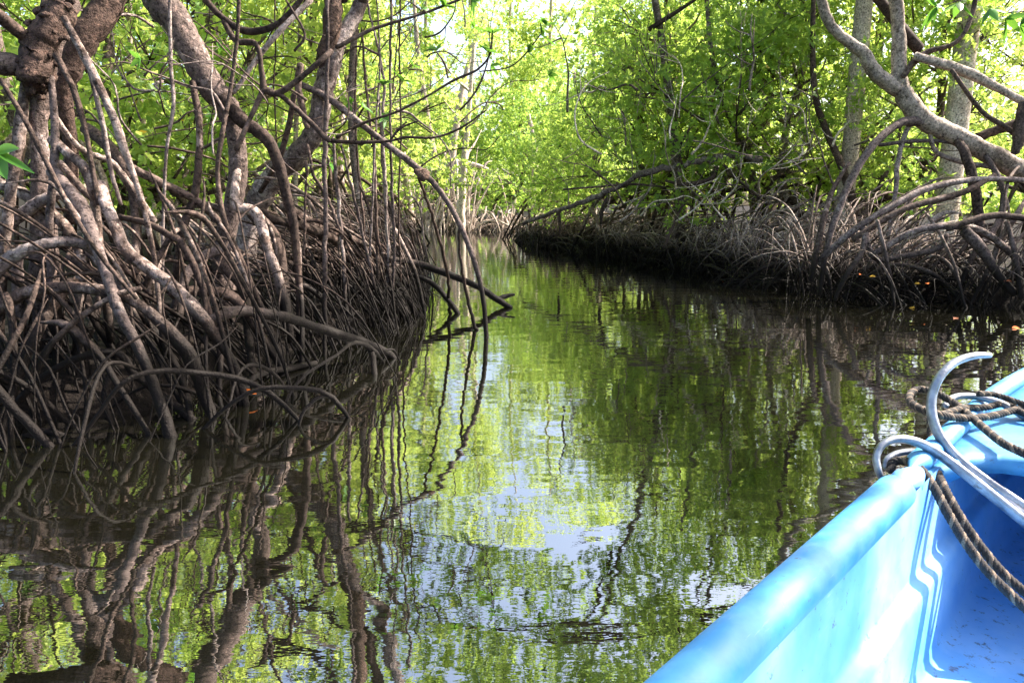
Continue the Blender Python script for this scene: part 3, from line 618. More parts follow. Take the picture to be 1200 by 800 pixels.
MB().tube([[4.81, 9.6, 2.9], [3.6, 10.4, 4.6], [1.8, 11.4, 5.6], [-.2, 12, 6.0], [-1.6, 12.4, 6.2]], [.06, .06, .05, .04, .015], 8, 6, rng, .12).build("limb", M_dark, R1)
MB().tube([[1.8, 11.4, 5.6], [.8, 12.6, 6.6], [-.4, 13.4, 7.4]], [.05, .035, .012], 7, 6, rng, .12).build("limb", M_dark, R1)
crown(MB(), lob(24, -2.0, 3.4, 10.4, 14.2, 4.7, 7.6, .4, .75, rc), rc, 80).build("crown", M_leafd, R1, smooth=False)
bank_tree(8.2, 9.5, "mangrove at the right edge behind the bent trunk, short dark stem", gR, Rw, inR, .0, .2, 70, 160, (.5, 1.4), (.016, .036), 31,
          [[(8.2, 9.5, .8, .1), (8.0, 9.7, 2.0, .09), (8.3, 9.9, 4.0, .07)], [(8.1, 9.8, 2.6, .06), (7.2, 7.5, 4.2, .05), (5.6, 4.6, 5.2, .035), (4.0, 2.9, 5.3, .012)]], M_dark, lob(5, 7.6, 9.5, 9.2, 11.5, 3.2, 5.0, .5, .8, rc) + [(3.95 + .16 * (k % 5), 1.85 + .2 * (k // 5) + .05 * (k % 2), 5.15 + .12 * (k % 3), .27) for k in range(20)] + [(4.72, 2.35, 5.2, .27), (4.8, 2.6, 5.25, .27), (4.6, 2.65, 5.3, .25), (4.9, 2.45, 5.3, .22), (5.35, 3.3, 5.4, .14)], M_leaf, M_rroot)  # long second limb and its small leaf clumps added above view to dapple the boat
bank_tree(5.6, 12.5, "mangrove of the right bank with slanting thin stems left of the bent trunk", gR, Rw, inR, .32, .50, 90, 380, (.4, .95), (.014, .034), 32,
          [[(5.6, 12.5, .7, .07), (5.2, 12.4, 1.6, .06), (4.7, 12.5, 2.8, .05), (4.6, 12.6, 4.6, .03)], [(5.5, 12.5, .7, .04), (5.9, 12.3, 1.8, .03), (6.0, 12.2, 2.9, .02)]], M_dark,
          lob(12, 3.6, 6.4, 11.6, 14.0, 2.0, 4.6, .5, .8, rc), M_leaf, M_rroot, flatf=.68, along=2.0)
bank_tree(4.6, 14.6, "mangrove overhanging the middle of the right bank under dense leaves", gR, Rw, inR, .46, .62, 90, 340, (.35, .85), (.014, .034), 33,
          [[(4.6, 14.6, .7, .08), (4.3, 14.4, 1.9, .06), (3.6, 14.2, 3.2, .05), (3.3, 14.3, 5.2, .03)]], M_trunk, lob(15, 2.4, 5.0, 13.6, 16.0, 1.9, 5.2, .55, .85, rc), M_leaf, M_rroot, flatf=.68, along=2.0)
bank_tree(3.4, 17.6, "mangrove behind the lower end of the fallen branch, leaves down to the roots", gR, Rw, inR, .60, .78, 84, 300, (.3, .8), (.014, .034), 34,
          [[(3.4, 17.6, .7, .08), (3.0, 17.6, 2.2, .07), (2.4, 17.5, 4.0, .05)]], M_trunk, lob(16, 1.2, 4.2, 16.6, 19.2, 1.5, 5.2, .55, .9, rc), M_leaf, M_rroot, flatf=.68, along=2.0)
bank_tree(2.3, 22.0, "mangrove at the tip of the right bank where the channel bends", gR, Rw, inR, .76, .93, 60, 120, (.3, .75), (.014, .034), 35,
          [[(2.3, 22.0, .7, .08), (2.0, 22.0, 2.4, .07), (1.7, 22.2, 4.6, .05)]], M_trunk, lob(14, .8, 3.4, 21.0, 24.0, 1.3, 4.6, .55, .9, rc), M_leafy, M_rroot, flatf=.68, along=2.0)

rng = np.random.default_rng(61)
rb = [o for o in COL.objects if o.type == 'EMPTY' and o.get('label', '').startswith(('mangrove of the right bank', 'mangrove overhanging', 'mangrove behind the lower'))]
for k in range(84):
    D = 11.2 + 3.4 * rng.random(); p = K(660 + 350 * rng.random() ** .8, 90 + 170 * rng.random(), D + (1.5 if k % 3 == 2 else 0))[0]
    a = unit(np.array([rng.normal() * .8, rng.normal() * .5, .2 + rng.random()])); P = [p]; L_ = .12 + .26 * rng.random()
    for _ in range(5): a = unit(a + rng.normal(size=3) * .3); P.append(P[-1] + a * L_)
    r_ = .008 + .014 * rng.random(); q = MB().tube(P, np.linspace(r_, r_ * .3, 6), 6, 4, rng, .15, bend=.5); P = catmull(P, 3)
    for _ in range(3): j_ = rng.integers(2, len(P) - 2); b2 = unit(a + rng.normal(size=3)); q.tube([P[j_], P[j_] + b2 * L_, P[j_] + b2 * L_ * 2 + [0, 0, .08]], [r_ * .5, r_ * .35, r_ * .15], 4, 3, rng, .2)
    q.build("branch", (M_grey, M_pale, M_grey)[k % 3], rb[k % len(rb)])

# fallen branch across the right bank
q = K(750, 210, 13.2)[0]
fb = empty("fallen_branch", (q[0], q[1], q[2]), "long grey fallen branch slanting up from the right bank in front of the leaves", "branch")
hero(fb, "main_stem", [(612, 262, 14.5, 2), (656, 246, 14.0, 3), (697, 232, 13.7, 4), (731, 216, 13.4, 4.5), (761, 202, 13.2, 5), (795, 195, 13.1, 5), (832, 187, 13.0, 5.5), (862, 184, 13.0, 5.5), (892, 186, 13.0, 5)], M_grey, rng, 8, .2)
for pts in ([(780, 212, 12.9, 2.5), (806, 216, 12.9, 3.5), (832, 210, 12.9, 4), (840, 196, 12.95, 4)],
            [(660, 222, 14, 1.5), (700, 219, 13.8, 2), (740, 216, 13.5, 2), (780, 219, 13.3, 1.5)],
            [(712, 232, 13.6, 2.5), (706, 245, 13.6, 3), (704, 262, 13.6, 2)],
            [(655, 247, 14, 2), (656, 262, 14, 2), (655, 275, 14, 1.5)],
            [(800, 195, 13, 2), (796, 175, 13, 2), (808, 150, 13, 1.5)],
            [(845, 190, 13, 2), (870, 215, 12.9, 2), (900, 240, 12.8, 1.5)],
            [(800, 240, 13, 2), (790, 262, 12.8, 2), (778, 290, 12.6, 2)]):
    hero(fb, "side_branch", pts, M_dark, rng, 6, .2)
db = hero(None, "dead_branch", [(793, 120, 14, 3), (815, 130, 14, 3.5), (838, 143, 14, 3)], M_grey, rng, 7, .2) if False else None

# ------------------------------------------------------------------ FAR BANK
farE = [np.array([-12., 27.0]), np.array([-6.5, 26.]), far[0], far[1], far[2], far[3], np.array([4.0, 30.])]
far_edge = [p for p in farE]
gF = "mangroves on the sunlit far bank"  # pale bark on the far roots has the sunlight put into its colour
bank_tree(-2.6, 30.0, "twin stemmed pale mangrove on the far bank, its roots spread like a tent", gF, far_edge, 1, .42, .72, 90, 130, (.6, 2.7), (.03, .06), 41,
          [[(-2.4, 30.0, 1.2, .2), (-2.3, 30.0, 2.4, .17), (-2.15, 30.0, 3.6, .15), (-1.9, 30, 5.0, .12), (-1.6, 30, 6.2, .09), (-1.0, 30, 8.0, .05)],
           [(-2.5, 30.0, 1.3, .16), (-2.9, 30.0, 2.6, .13), (-3.2, 30.1, 4.4, .11), (-3.5, 30.2, 6.6, .09), (-3.6, 30.2, 8.4, .06)],
           [(-2.2, 30, 2.6, .10), (-1.5, 29.9, 2.5, .09), (-.9, 29.8, 2.3, .05)]], M_pale, lob(8, -4.4, -.6, 29, 31.5, 7.2, 10, .7, 1.1, rc), M_leafy, M_pale, depth=1.2, flatf=.25, off=(-.1, .8))
bank_tree(-6.5, 29.0, "mangrove on the far bank seen between the hanging roots", gF, far_edge, 1, .12, .46, 70, 110, (.4, 1.2), (.025, .05), 42,
          [[(-6.5, 29.5, .9, .14), (-6.4, 29.5, 3.0, .12), (-6.0, 29.6, 5.6, .09), (-5.8, 29.6, 7.5, .05)]], M_pale, lob(12, -8.4, -4.6, 28.6, 31.0, 3.0, 8, .7, 1.1, rc), M_leafy, M_pale, depth=1.2, off=(-.1, .8))
bank_tree(.8, 30.6, "mangrove on the far bank behind the bend, roots half hidden by low leaves", gF, far_edge, 1, .70, .98, 60, 100, (.35, 1.0), (.025, .045), 43,
          [[(.8, 30.8, .8, .13), (.9, 30.9, 3.0, .11), (.6, 31, 4.6, .07)]], M_pale, lob(10, -.4, 3.0, 31.8, 34.0, 1.6, 4.4, .7, 1.1, rc), M_leafy, M_pale, depth=1.2, off=(-.1, .8))

# ------------------------------------------------------------------ trees behind both banks
gl = "mangroves in the wood behind the left bank"; gr = "mangroves in the wood behind the right bank"; gc = "mangroves closing the far end of the channel"
LEFT = [(60, 9.5, 5), (175, 11.0, 0), (285, 12.5, 2), (20, 14.5, 2), (390, 15.5, 5), (230, 16.5, 5), (120, 18, 2), (330, 20, 2), (455, 21, 0), (40, 22, 4), (210, 23, 4), (400, 25, 2), (-120, 10.0, 0), (-260, 13, 4)]
w1 = ["first", "second", "third", "fourth", "fifth", "sixth", "seventh", "eighth", "ninth", "tenth", "eleventh", "twelfth", "thirteenth", "fourteenth", "fifteenth", "sixteenth"]
for k, (px, D, v) in enumerate(LEFT):
    order = sorted(range(len(LEFT)), key=lambda t: LEFT[t][0]).index(k)
    place(px, D, v, .95 + .3 * random.Random(k).random(), k * 1.9, "leafy mangrove in the wood behind the left bank, %s from its outer end" % w1[order], gl)
RIGHT = [(650, 24, 3), (705, 20.5, 3), (745, 17.5, 3), (800, 16.0, 0), (860, 15.0, 1), (915, 14.0, 0), (985, 14.5, 5), (1060, 13.0, 0), (1190, 16.5, 2), (800, 21, 4), (930, 20, 2)]
for k, (px, D, v) in enumerate(RIGHT):
    order = sorted(range(len(RIGHT)), key=lambda t: RIGHT[t][0]).index(k)
    place(px, D, v, .9 + .25 * random.Random(k + 50).random(), k * 2.3 + 1, "leafy mangrove in the wood behind the right bank, %s from the bend" % w1[order], gr)
CEN = [(430, 33, 2), (500, 35, 3), (555, 34, 3), (610, 33, 3), (665, 37, 3), (765, 33, 2), (455, 38, 5), (350, 33, 4)]
for k, (px, D, v) in enumerate(CEN):
    order = sorted(range(len(CEN)), key=lambda t: CEN[t][0]).index(k)
    place(px, D, v, 1.0 + .25 * random.Random(k + 90).random(), k * 1.3 + 2, "pale green mangrove closing the far end of the channel, %s in its row" % w1[order], gc)

# slender pale stems standing in the wood behind the left bank
ST = [(150, 12, 4, .5), (182, 14, 4, -.3), (100, 16, 6, .2), (415, 17, 5, -.5), (345, 13, 3.5, .4), (232, 15, 5, .6), (300, 22, 7, -.4), (480, 24, 6, -.6), (540, 26, 5, .5)]
for k, (px, D, r, ln) in enumerate(ST):
    p, s = K(px, 250, D); e = empty("slender_tree", (p[0], D, .2), "slender pale bare stem in the wood behind the left bank, %s from the outer end" % w1[sorted(range(len(ST)), key=lambda t: ST[t][0]).index(k)], "tree", "slender stems behind the left bank")
    MB().tube([[p[0], D, 0], [p[0] + .1 * ln, D, 1.5], [p[0] + ln * .5, D, 3.5], [p[0] + ln, D, 6.0]], [r * s, r * s * .85, r * s * .7, r * s * .4], 8, 6, rng, .12, bend=.4).build("trunk", M_pale, e)
    for q_ in range(4):
        z = 1.6 + q_ * 1.0; x = p[0] + ln * np.interp(z, [0, 1.5, 3.5, 6], [0, .1, .5, 1]); a = rng.random() * 6.28; l = .6 + .8 * rng.random()
        MB().tube([[x, D, z], [x + math.cos(a) * l * .5, D + math.sin(a) * l * .5, z + .35], [x + math.cos(a) * l, D + math.sin(a) * l, z + .9]], [r * s * .4, r * s * .25, .006], 6, 5, rng, .15).build("branch", M_pale, e)
    crown(MB(), lob(3, p[0] + ln - .8, p[0] + ln + .8, D - .8, D + .8, 5.6, 6.8, .5, .8, rng), rng, 90).build("crown", M_leafy, e, smooth=False)

# light open crowns that close the gap at the end of the channel
for k, (px, D, h_) in enumerate([(455, 37, 13), (505, 40, 15), (555, 38, 15), (600, 42, 16), (645, 38, 14), (695, 36, 13)]):
    p, s = K(px, 250, D); e = empty("tall_tree", (p[0], D, .2), "tall airy tree in the sun at the channel's far end, %s in its row" % w1[k], "tree", "airy trees at the far end of the channel")
    MB().tube([[p[0], D, 0], [p[0] + .2, D, 3], [p[0] - .1, D, h_ * .6], [p[0] + .2, D, h_]], [.13, .11, .08, .03], 7, 6, rng, .12).build("trunk", M_pale, e)
    crown(MB(), lob(34, p[0] - 2.4, p[0] + 2.4, D - 1.5, D + 1.5, 3.0, h_ + 1.5, .6, 1.15, rng), rng, 40, leaf=.17).build("crown", M_leafy, e, smooth=False)

# tall dark-leaved trees leaning over the middle of the channel from the right bank
for k, (px, D, tx, ty, lab) in enumerate([(800, 14.5, 1.2, 13.6, "tall mangrove leaning over the channel, its high dark crown mirrored below the bow"), (900, 15.5, 3.6, 14.5, "tall dark crowned mangrove rising behind the fallen branch"), (1010, 15.5, 6.0, 14.0, "tall dark crowned mangrove rising behind the bent mangrove")]):
    p, s = K(px, 250, D); e = empty("mangrove_tree", (p[0], D, .1), lab, "tree", gr)
    tp = np.array([tx, ty, 8.5]); b0 = np.array([p[0], D, 0.]); q4 = [b0, b0 * .93 + tp * .07 + [0, 0, 1], (b0 + tp) / 2 + [.3, .2, .3], tp]
    MB().tube(q4, [.09, .08, .06, .03], 8, 7, rng, .12).build("trunk", M_grey, e)
    for q_ in range(6):
        f = .45 + .09 * q_; c0 = b0 * (1 - f) + tp * f + [.2 * (1 - f), .1, .25]; a = q_ * 2.1; MB().tube([c0, c0 + [math.cos(a) * .8, math.sin(a) * .8, .5], c0 + [math.cos(a) * 1.8, math.sin(a) * 1.6, 1.2]], [.045, .03, .008], 6, 5, rng, .15).build("branch", M_dark, e)
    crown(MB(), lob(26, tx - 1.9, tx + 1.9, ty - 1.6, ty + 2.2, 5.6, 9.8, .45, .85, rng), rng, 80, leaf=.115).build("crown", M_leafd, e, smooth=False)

# pale straight trunks of tall trees behind the right bank
for (px, D, r, lab) in ((1109, 11.9, 13, "smooth pale straight tree trunk rising behind the bent mangrove"), (990, 12.6, 10, "pale grey tree trunk standing half hidden by leaves left of the bent mangrove")):
    p, s = K(px, 250, D); e = empty("tall_tree", (p[0], D, .2), lab, "tree")
    MB().tube([[p[0] - .1, D, .1], [p[0], D, 1.5], [p[0] + .05, D, 4.0], [p[0] + .15, D, 8.0], [p[0] + .1, D, 12.0]], [r * s * 1.3, r * s, r * s * .95, r * s * .8, r * s * .5], 12, 6, rng, .05).build("trunk", M_pale, e)
    crown(MB(), [(p[0] + a, D + b_, 11.5 + c, 1.1) for a, b_, c in ((0, 0, 0), (1.3, .4, .6), (-1.2, .3, .4), (.2, 1.3, .9), (.3, -1.2, .5), (0, 0, 1.6))], rng, 110).build("crown", M_leaf, e, smooth=False)

# far-off wood that closes every view, one mass
rf = np.random.default_rng(101); q = MB(); lobes = []
for k in range(430):
    a = rf.random() * 2 * math.pi; d = 42 + 22 * rf.random(); x, y = math.sin(a) * d, math.cos(a) * d + 6
    top = 8.5 + 3.5 * math.sin(a * 5 + 1) + 3 * rf.random()
    
    lobes.append((x, y, 1 + (top - 1) * rf.random(), 1.7 + 1.4 * rf.random()))
crown(q, lobes, rf, 34, leaf=.26, per=6)
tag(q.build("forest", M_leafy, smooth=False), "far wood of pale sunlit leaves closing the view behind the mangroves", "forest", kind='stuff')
print("faces forest", q.n // 4)

# ------------------------------------------------------------------ near sprigs and single leaves
sprig(Cc, [(K(577, 40, 6.4)[0], (0, 0, 1)), (K(572, 62, 6.4)[0], (.3, 0, 1)), (K(634, 42, 6.4)[0], (.7, 0, .5)), (K(618, 62, 6.4)[0], (.5, 0, .3)), (K(512, 60, 6.4)[0], (-.4, 0, 1)),
           (K(450, 100, 6.3)[0], (0, 0, 1)), (K(470, 95, 6.3)[0], (.4, 0, .7)), (K(552, 0, 6.5)[0], (.6, 0, -.4)), (K(520, 8, 6.5)[0], (.3, 0, .6)), (K(640, 30, 6.4)[0], (.2, 0, .9))], rng, .12)
lf = empty("leafy_twig", tuple(K(-30, 200, 2.4)[0]), "bright leaves on a twig poking in at the left edge before the roots", "twig")
p0 = K(-60, 205, 2.4)[0]; p1 = K(-5, 178, 2.4)[0]
MB().tube([p0, (p0 + p1) / 2 + [0, 0, .01], p1], [.004, .003, .002], 6, 4, rng).build("stem", M_dark, lf)
mb = MB()
for (tx, ty, w) in ((22, 172, .02), (40, 200, .012), (8, 208, .022), (-25, 150, .02)):
    t = K(tx, ty, 2.35)[0]; leaf_shape(mb, p1, t - p1, (.1, -.9, .5), float(np.linalg.norm(t - p1)), w, 0.05, .8)
mb.build("leaf_cluster", M_leafn, lf)
tr = empty("leafy_twig", tuple(K(1150, -30, 5.0)[0]), "leafy twig hanging into the top right corner", "twig")
MB().tube([K(1230, -60, 5)[0], K(1170, -20, 5)[0], K(1120, 2, 5)[0], K(1095, 8, 5)[0]], [.0085, .006, .004, .002], 6, 4, rng).build("stem", M_dark, tr)
sprig(tr, [(K(1100, 8, 5)[0], (-.8, 0, -.2)), (K(1125, 2, 5)[0], (-.2, 0, -.8)), (K(1160, 10, 5)[0], (.3, 0, -.7)), (K(1178, 22, 5)[0], (.9, 0, -.2)), (K(1195, 30, 5)[0], (1, 0, .2))], rng, .11)

FL = [(278, 462, 4.35, M_orange, "bright orange leaf caught on the lowest roots of the leaning mangrove"), (328, 356, 5.4, M_orange, "orange leaf caught high in the roots behind the long grey root"),
      (324, 414, 5.3, M_brown, "red brown leaf caught in the dark roots by the waterline"), (1010, 322, 8.9, M_orange, "small orange leaf low in the roots of the right bank"),
      (1019, 324, 8.85, M_yell, "small ochre leaf beside the orange one in the right bank roots"), (1072, 333, 8.75, M_yell, "yellow leaf low in the roots under the bent mangrove"),
      (1088, 333, 8.7, M_orange, "curled orange leaf right of the yellow one under the bent mangrove"), (1186, 330, 8.3, M_brown, "red brown leaf in the roots near the right edge"),
      (848, 312, 12.4, M_orange, "tiny orange leaf caught in the dark middle of the right bank"), (430, 318, 7.2, M_orange, "orange leaf on the roots below the hanging roots")]
def flat_leaf(p, ang, mat, lab, L_=.11, tilt=.25):
    mb = MB(); leaf_shape(mb, (0, 0, 0), (math.cos(ang), math.sin(ang), tilt), (-.2, -.5, 1), L_, L_ * .24, .3, .5)
    o = mb.build("fallen_leaf", mat); o.location = tuple(p); tag(o, lab, "leaf", "fallen leaves caught in roots or floating"); return o
for k, (px, py, D, m_, lab) in enumerate(FL): flat_leaf(K(px, py, D)[0], k * 1.3, m_, lab, .12 if px < 500 else .085, .35)
for k, (px, py, m_, lab) in enumerate([(1186, 384, M_orange, "orange leaf floating alone on the water beyond the anchor hook"), (1072, 361, M_yell, "yellow leaf floating at the foot of the right bank roots"),
                                       (1120, 372, M_brown, "brown leaf floating just off the right bank")]):
    p = Wp(px, py, .006); flat_leaf(p, k * 2.1, m_, lab, .10, .04)

# ------------------------------------------------------------------ BOAT
hd = np.array([.66, .7513]); rd = np.array([.7513, -.66])
def BW(s, t, z): return np.array([hd[0] * s + rd[0] * t, hd[1] * s + rd[1] * t, z])
TC = .30
def half(s): return .706 * (1 - max(0, (s - 2.0) / 2.1) ** 2.4) if s < 4.1 else 0.0
def half2(s): return max(half(s), .02) * (1 - .12 * max(0, (-s - .5) / 2.5) ** 2)
def sheer(s): return .60 + .055 * max(0, s - 2.1) ** 1.3
def paint(name, c, c2, rough=.32, scale=5):
    m, nt, b, L = newmat(name); tc = nt.nodes.new("ShaderNodeNewGeometry")
    n1 = noise(nt, scale, 5, .6, tc.outputs["Position"]); n2 = noise(nt, 48, 5, .75, tc.outputs["Position"]); n3 = noise(nt, 13, 2, .5, tc.outputs["Position"])
    r = ramp(nt, [(.35, c), (.68, c2)]); L.new(n1.outputs[0], r.inputs[0])
    gr_ = ramp(nt, [(.60, (0, 0, 0)), (.66, (1, 1, 1))]); L.new(n2.outputs[0], gr_.inputs[0])
    g2 = ramp(nt, [(.5, (0, 0, 0)), (.62, (1, 1, 1))]); L.new(n3.outputs[0], g2.inputs[0])
    mu = N(nt, "ShaderNodeMath", operation='MULTIPLY'); L.new(gr_.outputs[0], mu.inputs[0]); L.new(g2.outputs[0], mu.inputs[1])
    mix = nt.nodes.new("ShaderNodeMix"); mix.data_type = 'RGBA'; L.new(mu.outputs[0], mix.inputs["Factor"]); L.new(r.outputs[0], mix.inputs["A"]); mix.inputs["B"].default_value = (.05, .08, .12, 1)
    # long faint scratches and chalky scuffs
    mp = nt.nodes.new("ShaderNodeMapping"); mp.vector_type = 'TEXTURE'; mp.inputs["Rotation"].default_value = (0, 0, math.radians(52)); mp.inputs["Scale"].default_value = (1.0, .05, .05); L.new(tc.outputs["Position"], mp.inputs["Vector"])
    n5 = noise(nt, 9, 5, .75, mp.outputs[0]); g5 = ramp(nt, [(.60, (0, 0, 0)), (.68, (1, 1, 1))]); L.new(n5.outputs[0], g5.inputs[0])
    n6 = noise(nt, 7, 6, .7, tc.outputs["Position"]); g6 = ramp(nt, [(.50, (0, 0, 0)), (.66, (1, 1, 1))]); L.new(n6.outputs[0], g6.inputs[0])
    m5 = N(nt, "ShaderNodeMath", operation='MULTIPLY'); L.new(g5.outputs[0], m5.inputs[0]); L.new(g6.outputs[0], m5.inputs[1])
    m6 = N(nt, "ShaderNodeMath", operation='MULTIPLY_ADD'); L.new(m5.outputs[0], m6.inputs[0]); m6.inputs[1].default_value = .5
    m7 = N(nt, "ShaderNodeMath", operation='MULTIPLY'); L.new(g6.outputs[0], m7.inputs[0]); m7.inputs[1].default_value = .15; L.new(m7.outputs[0], m6.inputs[2])
    sp = nt.nodes.new("ShaderNodeSeparateXYZ"); L.new(tc.outputs["Position"], sp.inputs[0])
    dz_ = nt.nodes.new("ShaderNodeMapRange"); L.new(sp.outputs[2], dz_.inputs[0]); dz_.inputs[1].default_value = .275; dz_.inputs[2].default_value = .246; dz_.inputs[3].default_value = 0; dz_.inputs[4].default_value = .07
    da = N(nt, "ShaderNodeMath", operation='ADD'); L.new(dz_.outputs[0], da.inputs[0]); L.new(n2.outputs[0], da.inputs[1])
    dr = ramp(nt, [(.64, (0, 0, 0)), (.72, (.8, .8, .8))]); L.new(da.outputs[0], dr.inputs[0])
    dm = nt.nodes.new("ShaderNodeMix"); dm.data_type = 'RGBA'; L.new(dr.outputs[0], dm.inputs["Factor"]); L.new(mix.outputs["Result"], dm.inputs["A"]); dm.inputs["B"].default_value = (.06, .07, .09, 1); mix = dm
    mi2 = nt.nodes.new("ShaderNodeMix"); mi2.data_type = 'RGBA'; L.new(m6.outputs[0], mi2.inputs["Factor"]); L.new(mix.outputs["Result"], mi2.inputs["A"]); mi2.inputs["B"].default_value = (.42, .62, .74, 1)
    L.new(mi2.outputs["Result"], b.inputs["Base Color"])
    rr2 = nt.nodes.new("ShaderNodeMapRange"); L.new(g6.outputs[0], rr2.inputs[0]); rr2.inputs[3].default_value = rough; rr2.inputs[4].default_value = rough + .25; L.new(rr2.outputs[0], b.inputs["Roughness"])
    bp = nt.nodes.new("ShaderNodeBump"); bp.inputs["Distance"].default_value = .002; bp.inputs["Strength"].default_value = .5
    L.new(n3.outputs[0], bp.inputs["Height"]); L.new(bp.outputs[0], b.inputs["Normal"])
    return m
M_blue = paint("blue_paint", (.10, .34, .72), (.24, .47, .80), .6); M_cyan = paint("pale_blue_paint", (.028, .19, .44), (.075, .31, .58), .5, 9)
M_hull = paint("hull_paint", (.04, .22, .6), (.06, .28, .66))
boat = empty("boat", BW(0, TC, 0), "light blue fibreglass boat with a rounded gunwale, bow pointing away to the right", "boat")
stn = np.concatenate([np.arange(-3.0, 1.0, .2), np.arange(1.0, 3.6, .08), np.arange(3.6, 4.09, .05)])
def loft(sec, name, mat, sub=False):
    rows = [sec(s) for s in stn]; n = len(rows[0]); V = np.array([BW(s, t, z) for s, r_ in zip(stn, rows) for (t, z) in r_])
    i = np.arange(len(stn) - 1)[:, None] * n; j = np.arange(n - 1)[None, :]
    mb = MB(); mb.add(V, np.stack([i + j, i + n + j, i + n + j + 1, i + j + 1], -1).reshape(-1, 4))
    return mb.build(name, mat, boat)
def sm(x): x = min(1, max(0, x)); return x * x * (3 - 2 * x)
def both(pts):   # list of (distance in from the port edge, z) -> full section port to starboard
    def f(s):
        w = half2(s); k = min(1, w / .5); p = [(TC - w + d * k, z(s) if callable(z) else z) for d, z in pts(s)]
        return p + [(2 * TC - t, z) for t, z in reversed(p)]
    return f
loft(both(lambda s: [(.0085, sheer(s) - .01), (.006, sheer(s) - .06), (.03, .30), (.07, .02), (.11, -.04), (.42, -.14), (.69, -.17)]), "hull", M_hull)
liner = loft(both(lambda s: [(.058, sheer(s) + .0), (.060, sheer(s) - .03), (.062, sheer(s) - .06), (.064, .48), (.067, .432), (.069, .425), (.074, .420), (.088, .414), (.094, .408), (.097, .398), (.104, .272), (.110, .256), (.125, .246), (.3, .235), (.5, .23), (.69, .23)]), "inner_liner", M_blue)
# transom
mb = MB(); w = half2(-3.0); V = []
for t, z in ((0, .6), (.05, .3), (.12, .02), (.45, -.14), (.74, -.17)): V += [BW(-3.0, TC - w + t, z), BW(-3.0, TC + w - t, z)]
mb.add(V, [[0, 1, 3, 2], [2, 3, 5, 4], [4, 5, 7, 6], [6, 7, 9, 8]]); mb.build("transom", M_hull, boat)
# rolled gunwale: thick until the foredeck, then a slimmer rail
def roll(side, s0, s1, c, rw, rh, name, mat, dz=0., taper=True):
    S = np.arange(s0, s1 + 1e-6, .07); n = 18; ang = np.linspace(0, 2 * math.pi, n, endpoint=False); V = []
    for k, s in enumerate(S):
        e = min(s - s0, s1 - s); f = math.sqrt(max(.0004, 1 - max(0, 1 - e / .06) ** 2)) if taper else 1
        w = half2(s); t0 = (TC - w + c) if side < 0 else (TC + w - c)
        for a in ang:
            V.append(BW(s, t0 + math.cos(a) * rw * f, sheer(s) + dz + math.sin(a) * rh * f * (1.0 if math.sin(a) > 0 else 1.25)))
    i = np.arange(len(S) - 1)[:, None] * n; j = np.arange(n)[None, :]; k = (j + 1) % n
    mb = MB(); mb.add(V, np.stack([i + j, i + k, i + n + k, i + n + j], -1).reshape(-1, 4))
    mb.add(V[:n], [[0, 1, 2, 3]]) if False else None
    return mb.build(name, mat, boat)
for sd in (-1, 1):
    roll(sd, -3.0, 1.62, .028, .037, .031, "gunwale", M_cyan)
    roll(sd, 1.55, 1.70, .030, .031, .026, "gunwale_collar", M_blue)
    roll(sd, 1.66, 4.08, .024, .025, .020, "bow_rail", M_cyan, dz=.012)
# foredeck
S = np.concatenate([[1.90, 1.905, 1.92, 1.95], np.arange(2.0, 4.08, .1)]); V = []; nT = 25
for k, s in enumerate(S):
    w = half2(s) - .035; lip = (-.035, -.0085, -.002, 0)[k] if k < 4 else 0
    for u in np.linspace(-1, 1, nT):
        # the aft edge sweeps back along each side
        back = .24 * max(0, (abs(u) - .86) / .14) ** 2 * max(0, 1 - (s - 1.9) / .4)
        V.append(BW(s - back, TC + u * max(w, .01), sheer(s) - .005 + .03 * (1 - u * u) + lip))
i = np.arange(len(S) - 1)[:, None] * nT; j = np.arange(nT - 1)[None, :]
mb = MB(); mb.add(V, np.stack([i + j, i + j + 1, i + nT + j + 1, i + nT + j], -1).reshape(-1, 4))
dk = mb.build("foredeck", M_cyan, boat); md = dk.modifiers.new("s", 'SOLIDIFY'); md.thickness = .012; md.offset = 0
# bulkhead below the deck, thwarts
mb = MB(); V = []
w = half2(2.75) - .1
for u in np.linspace(-1, 1, 9): V += [BW(2.75, TC + u * w, .60), BW(2.75, TC + u * w * .85, .22)]
mb.add(V, [[2 * k, 2 * k + 1, 2 * k + 3, 2 * k + 2] for k in range(8)]); mb.build("bulkhead", M_blue, boat)
for s in (-1.3, -.25):
    mb = MB(); V = [BW(s + a, TC + b_ * .60, z) for a in (-.12, .12) for b_ in (-1, 1) for z in (.36, .40)]
    mb.add(V, [[0, 1, 3, 2], [4, 6, 7, 5], [0, 4, 5, 1], [2, 3, 7, 6], [0, 2, 6, 4], [1, 5, 7, 3]]); mb.build("thwart", M_cyan, boat)

# ------------------------------------------------------------------ ANCHOR: folding grapnel, its four hooks laid over the bow corner
m, nt, b, L = newmat("galvanised_steel"); g = nt.nodes.new("ShaderNodeNewGeometry"); n1 = noise(nt, 25, 5, .6, g.outputs["Position"]); n2 = noise(nt, 120, 3, .6, g.outputs["Position"])
r = ramp(nt, [(.3, (.15, .16, .18)), (.5, (.30, .31, .34)), (.62, (.42, .43, .46)), (.70, (.17, .11, .07))]); L.new(n1.outputs[0], r.inputs[0]); L.new(r.outputs[0], b.inputs["Base Color"])
b.inputs["Metallic"].default_value = .75; rr_ = ramp(nt, [(.3, (.28,) * 3), (.7, (.5,) * 3)]); L.new(n1.outputs[0], rr_.inputs[0]); L.new(rr_.outputs[0], b.inputs["Roughness"])
bp = nt.nodes.new("ShaderNodeBump"); bp.inputs["Distance"].default_value = .0008; L.new(n2.outputs[0], bp.inputs["Height"]); L.new(bp.outputs[0], b.inputs["Normal"])
M_steel = m
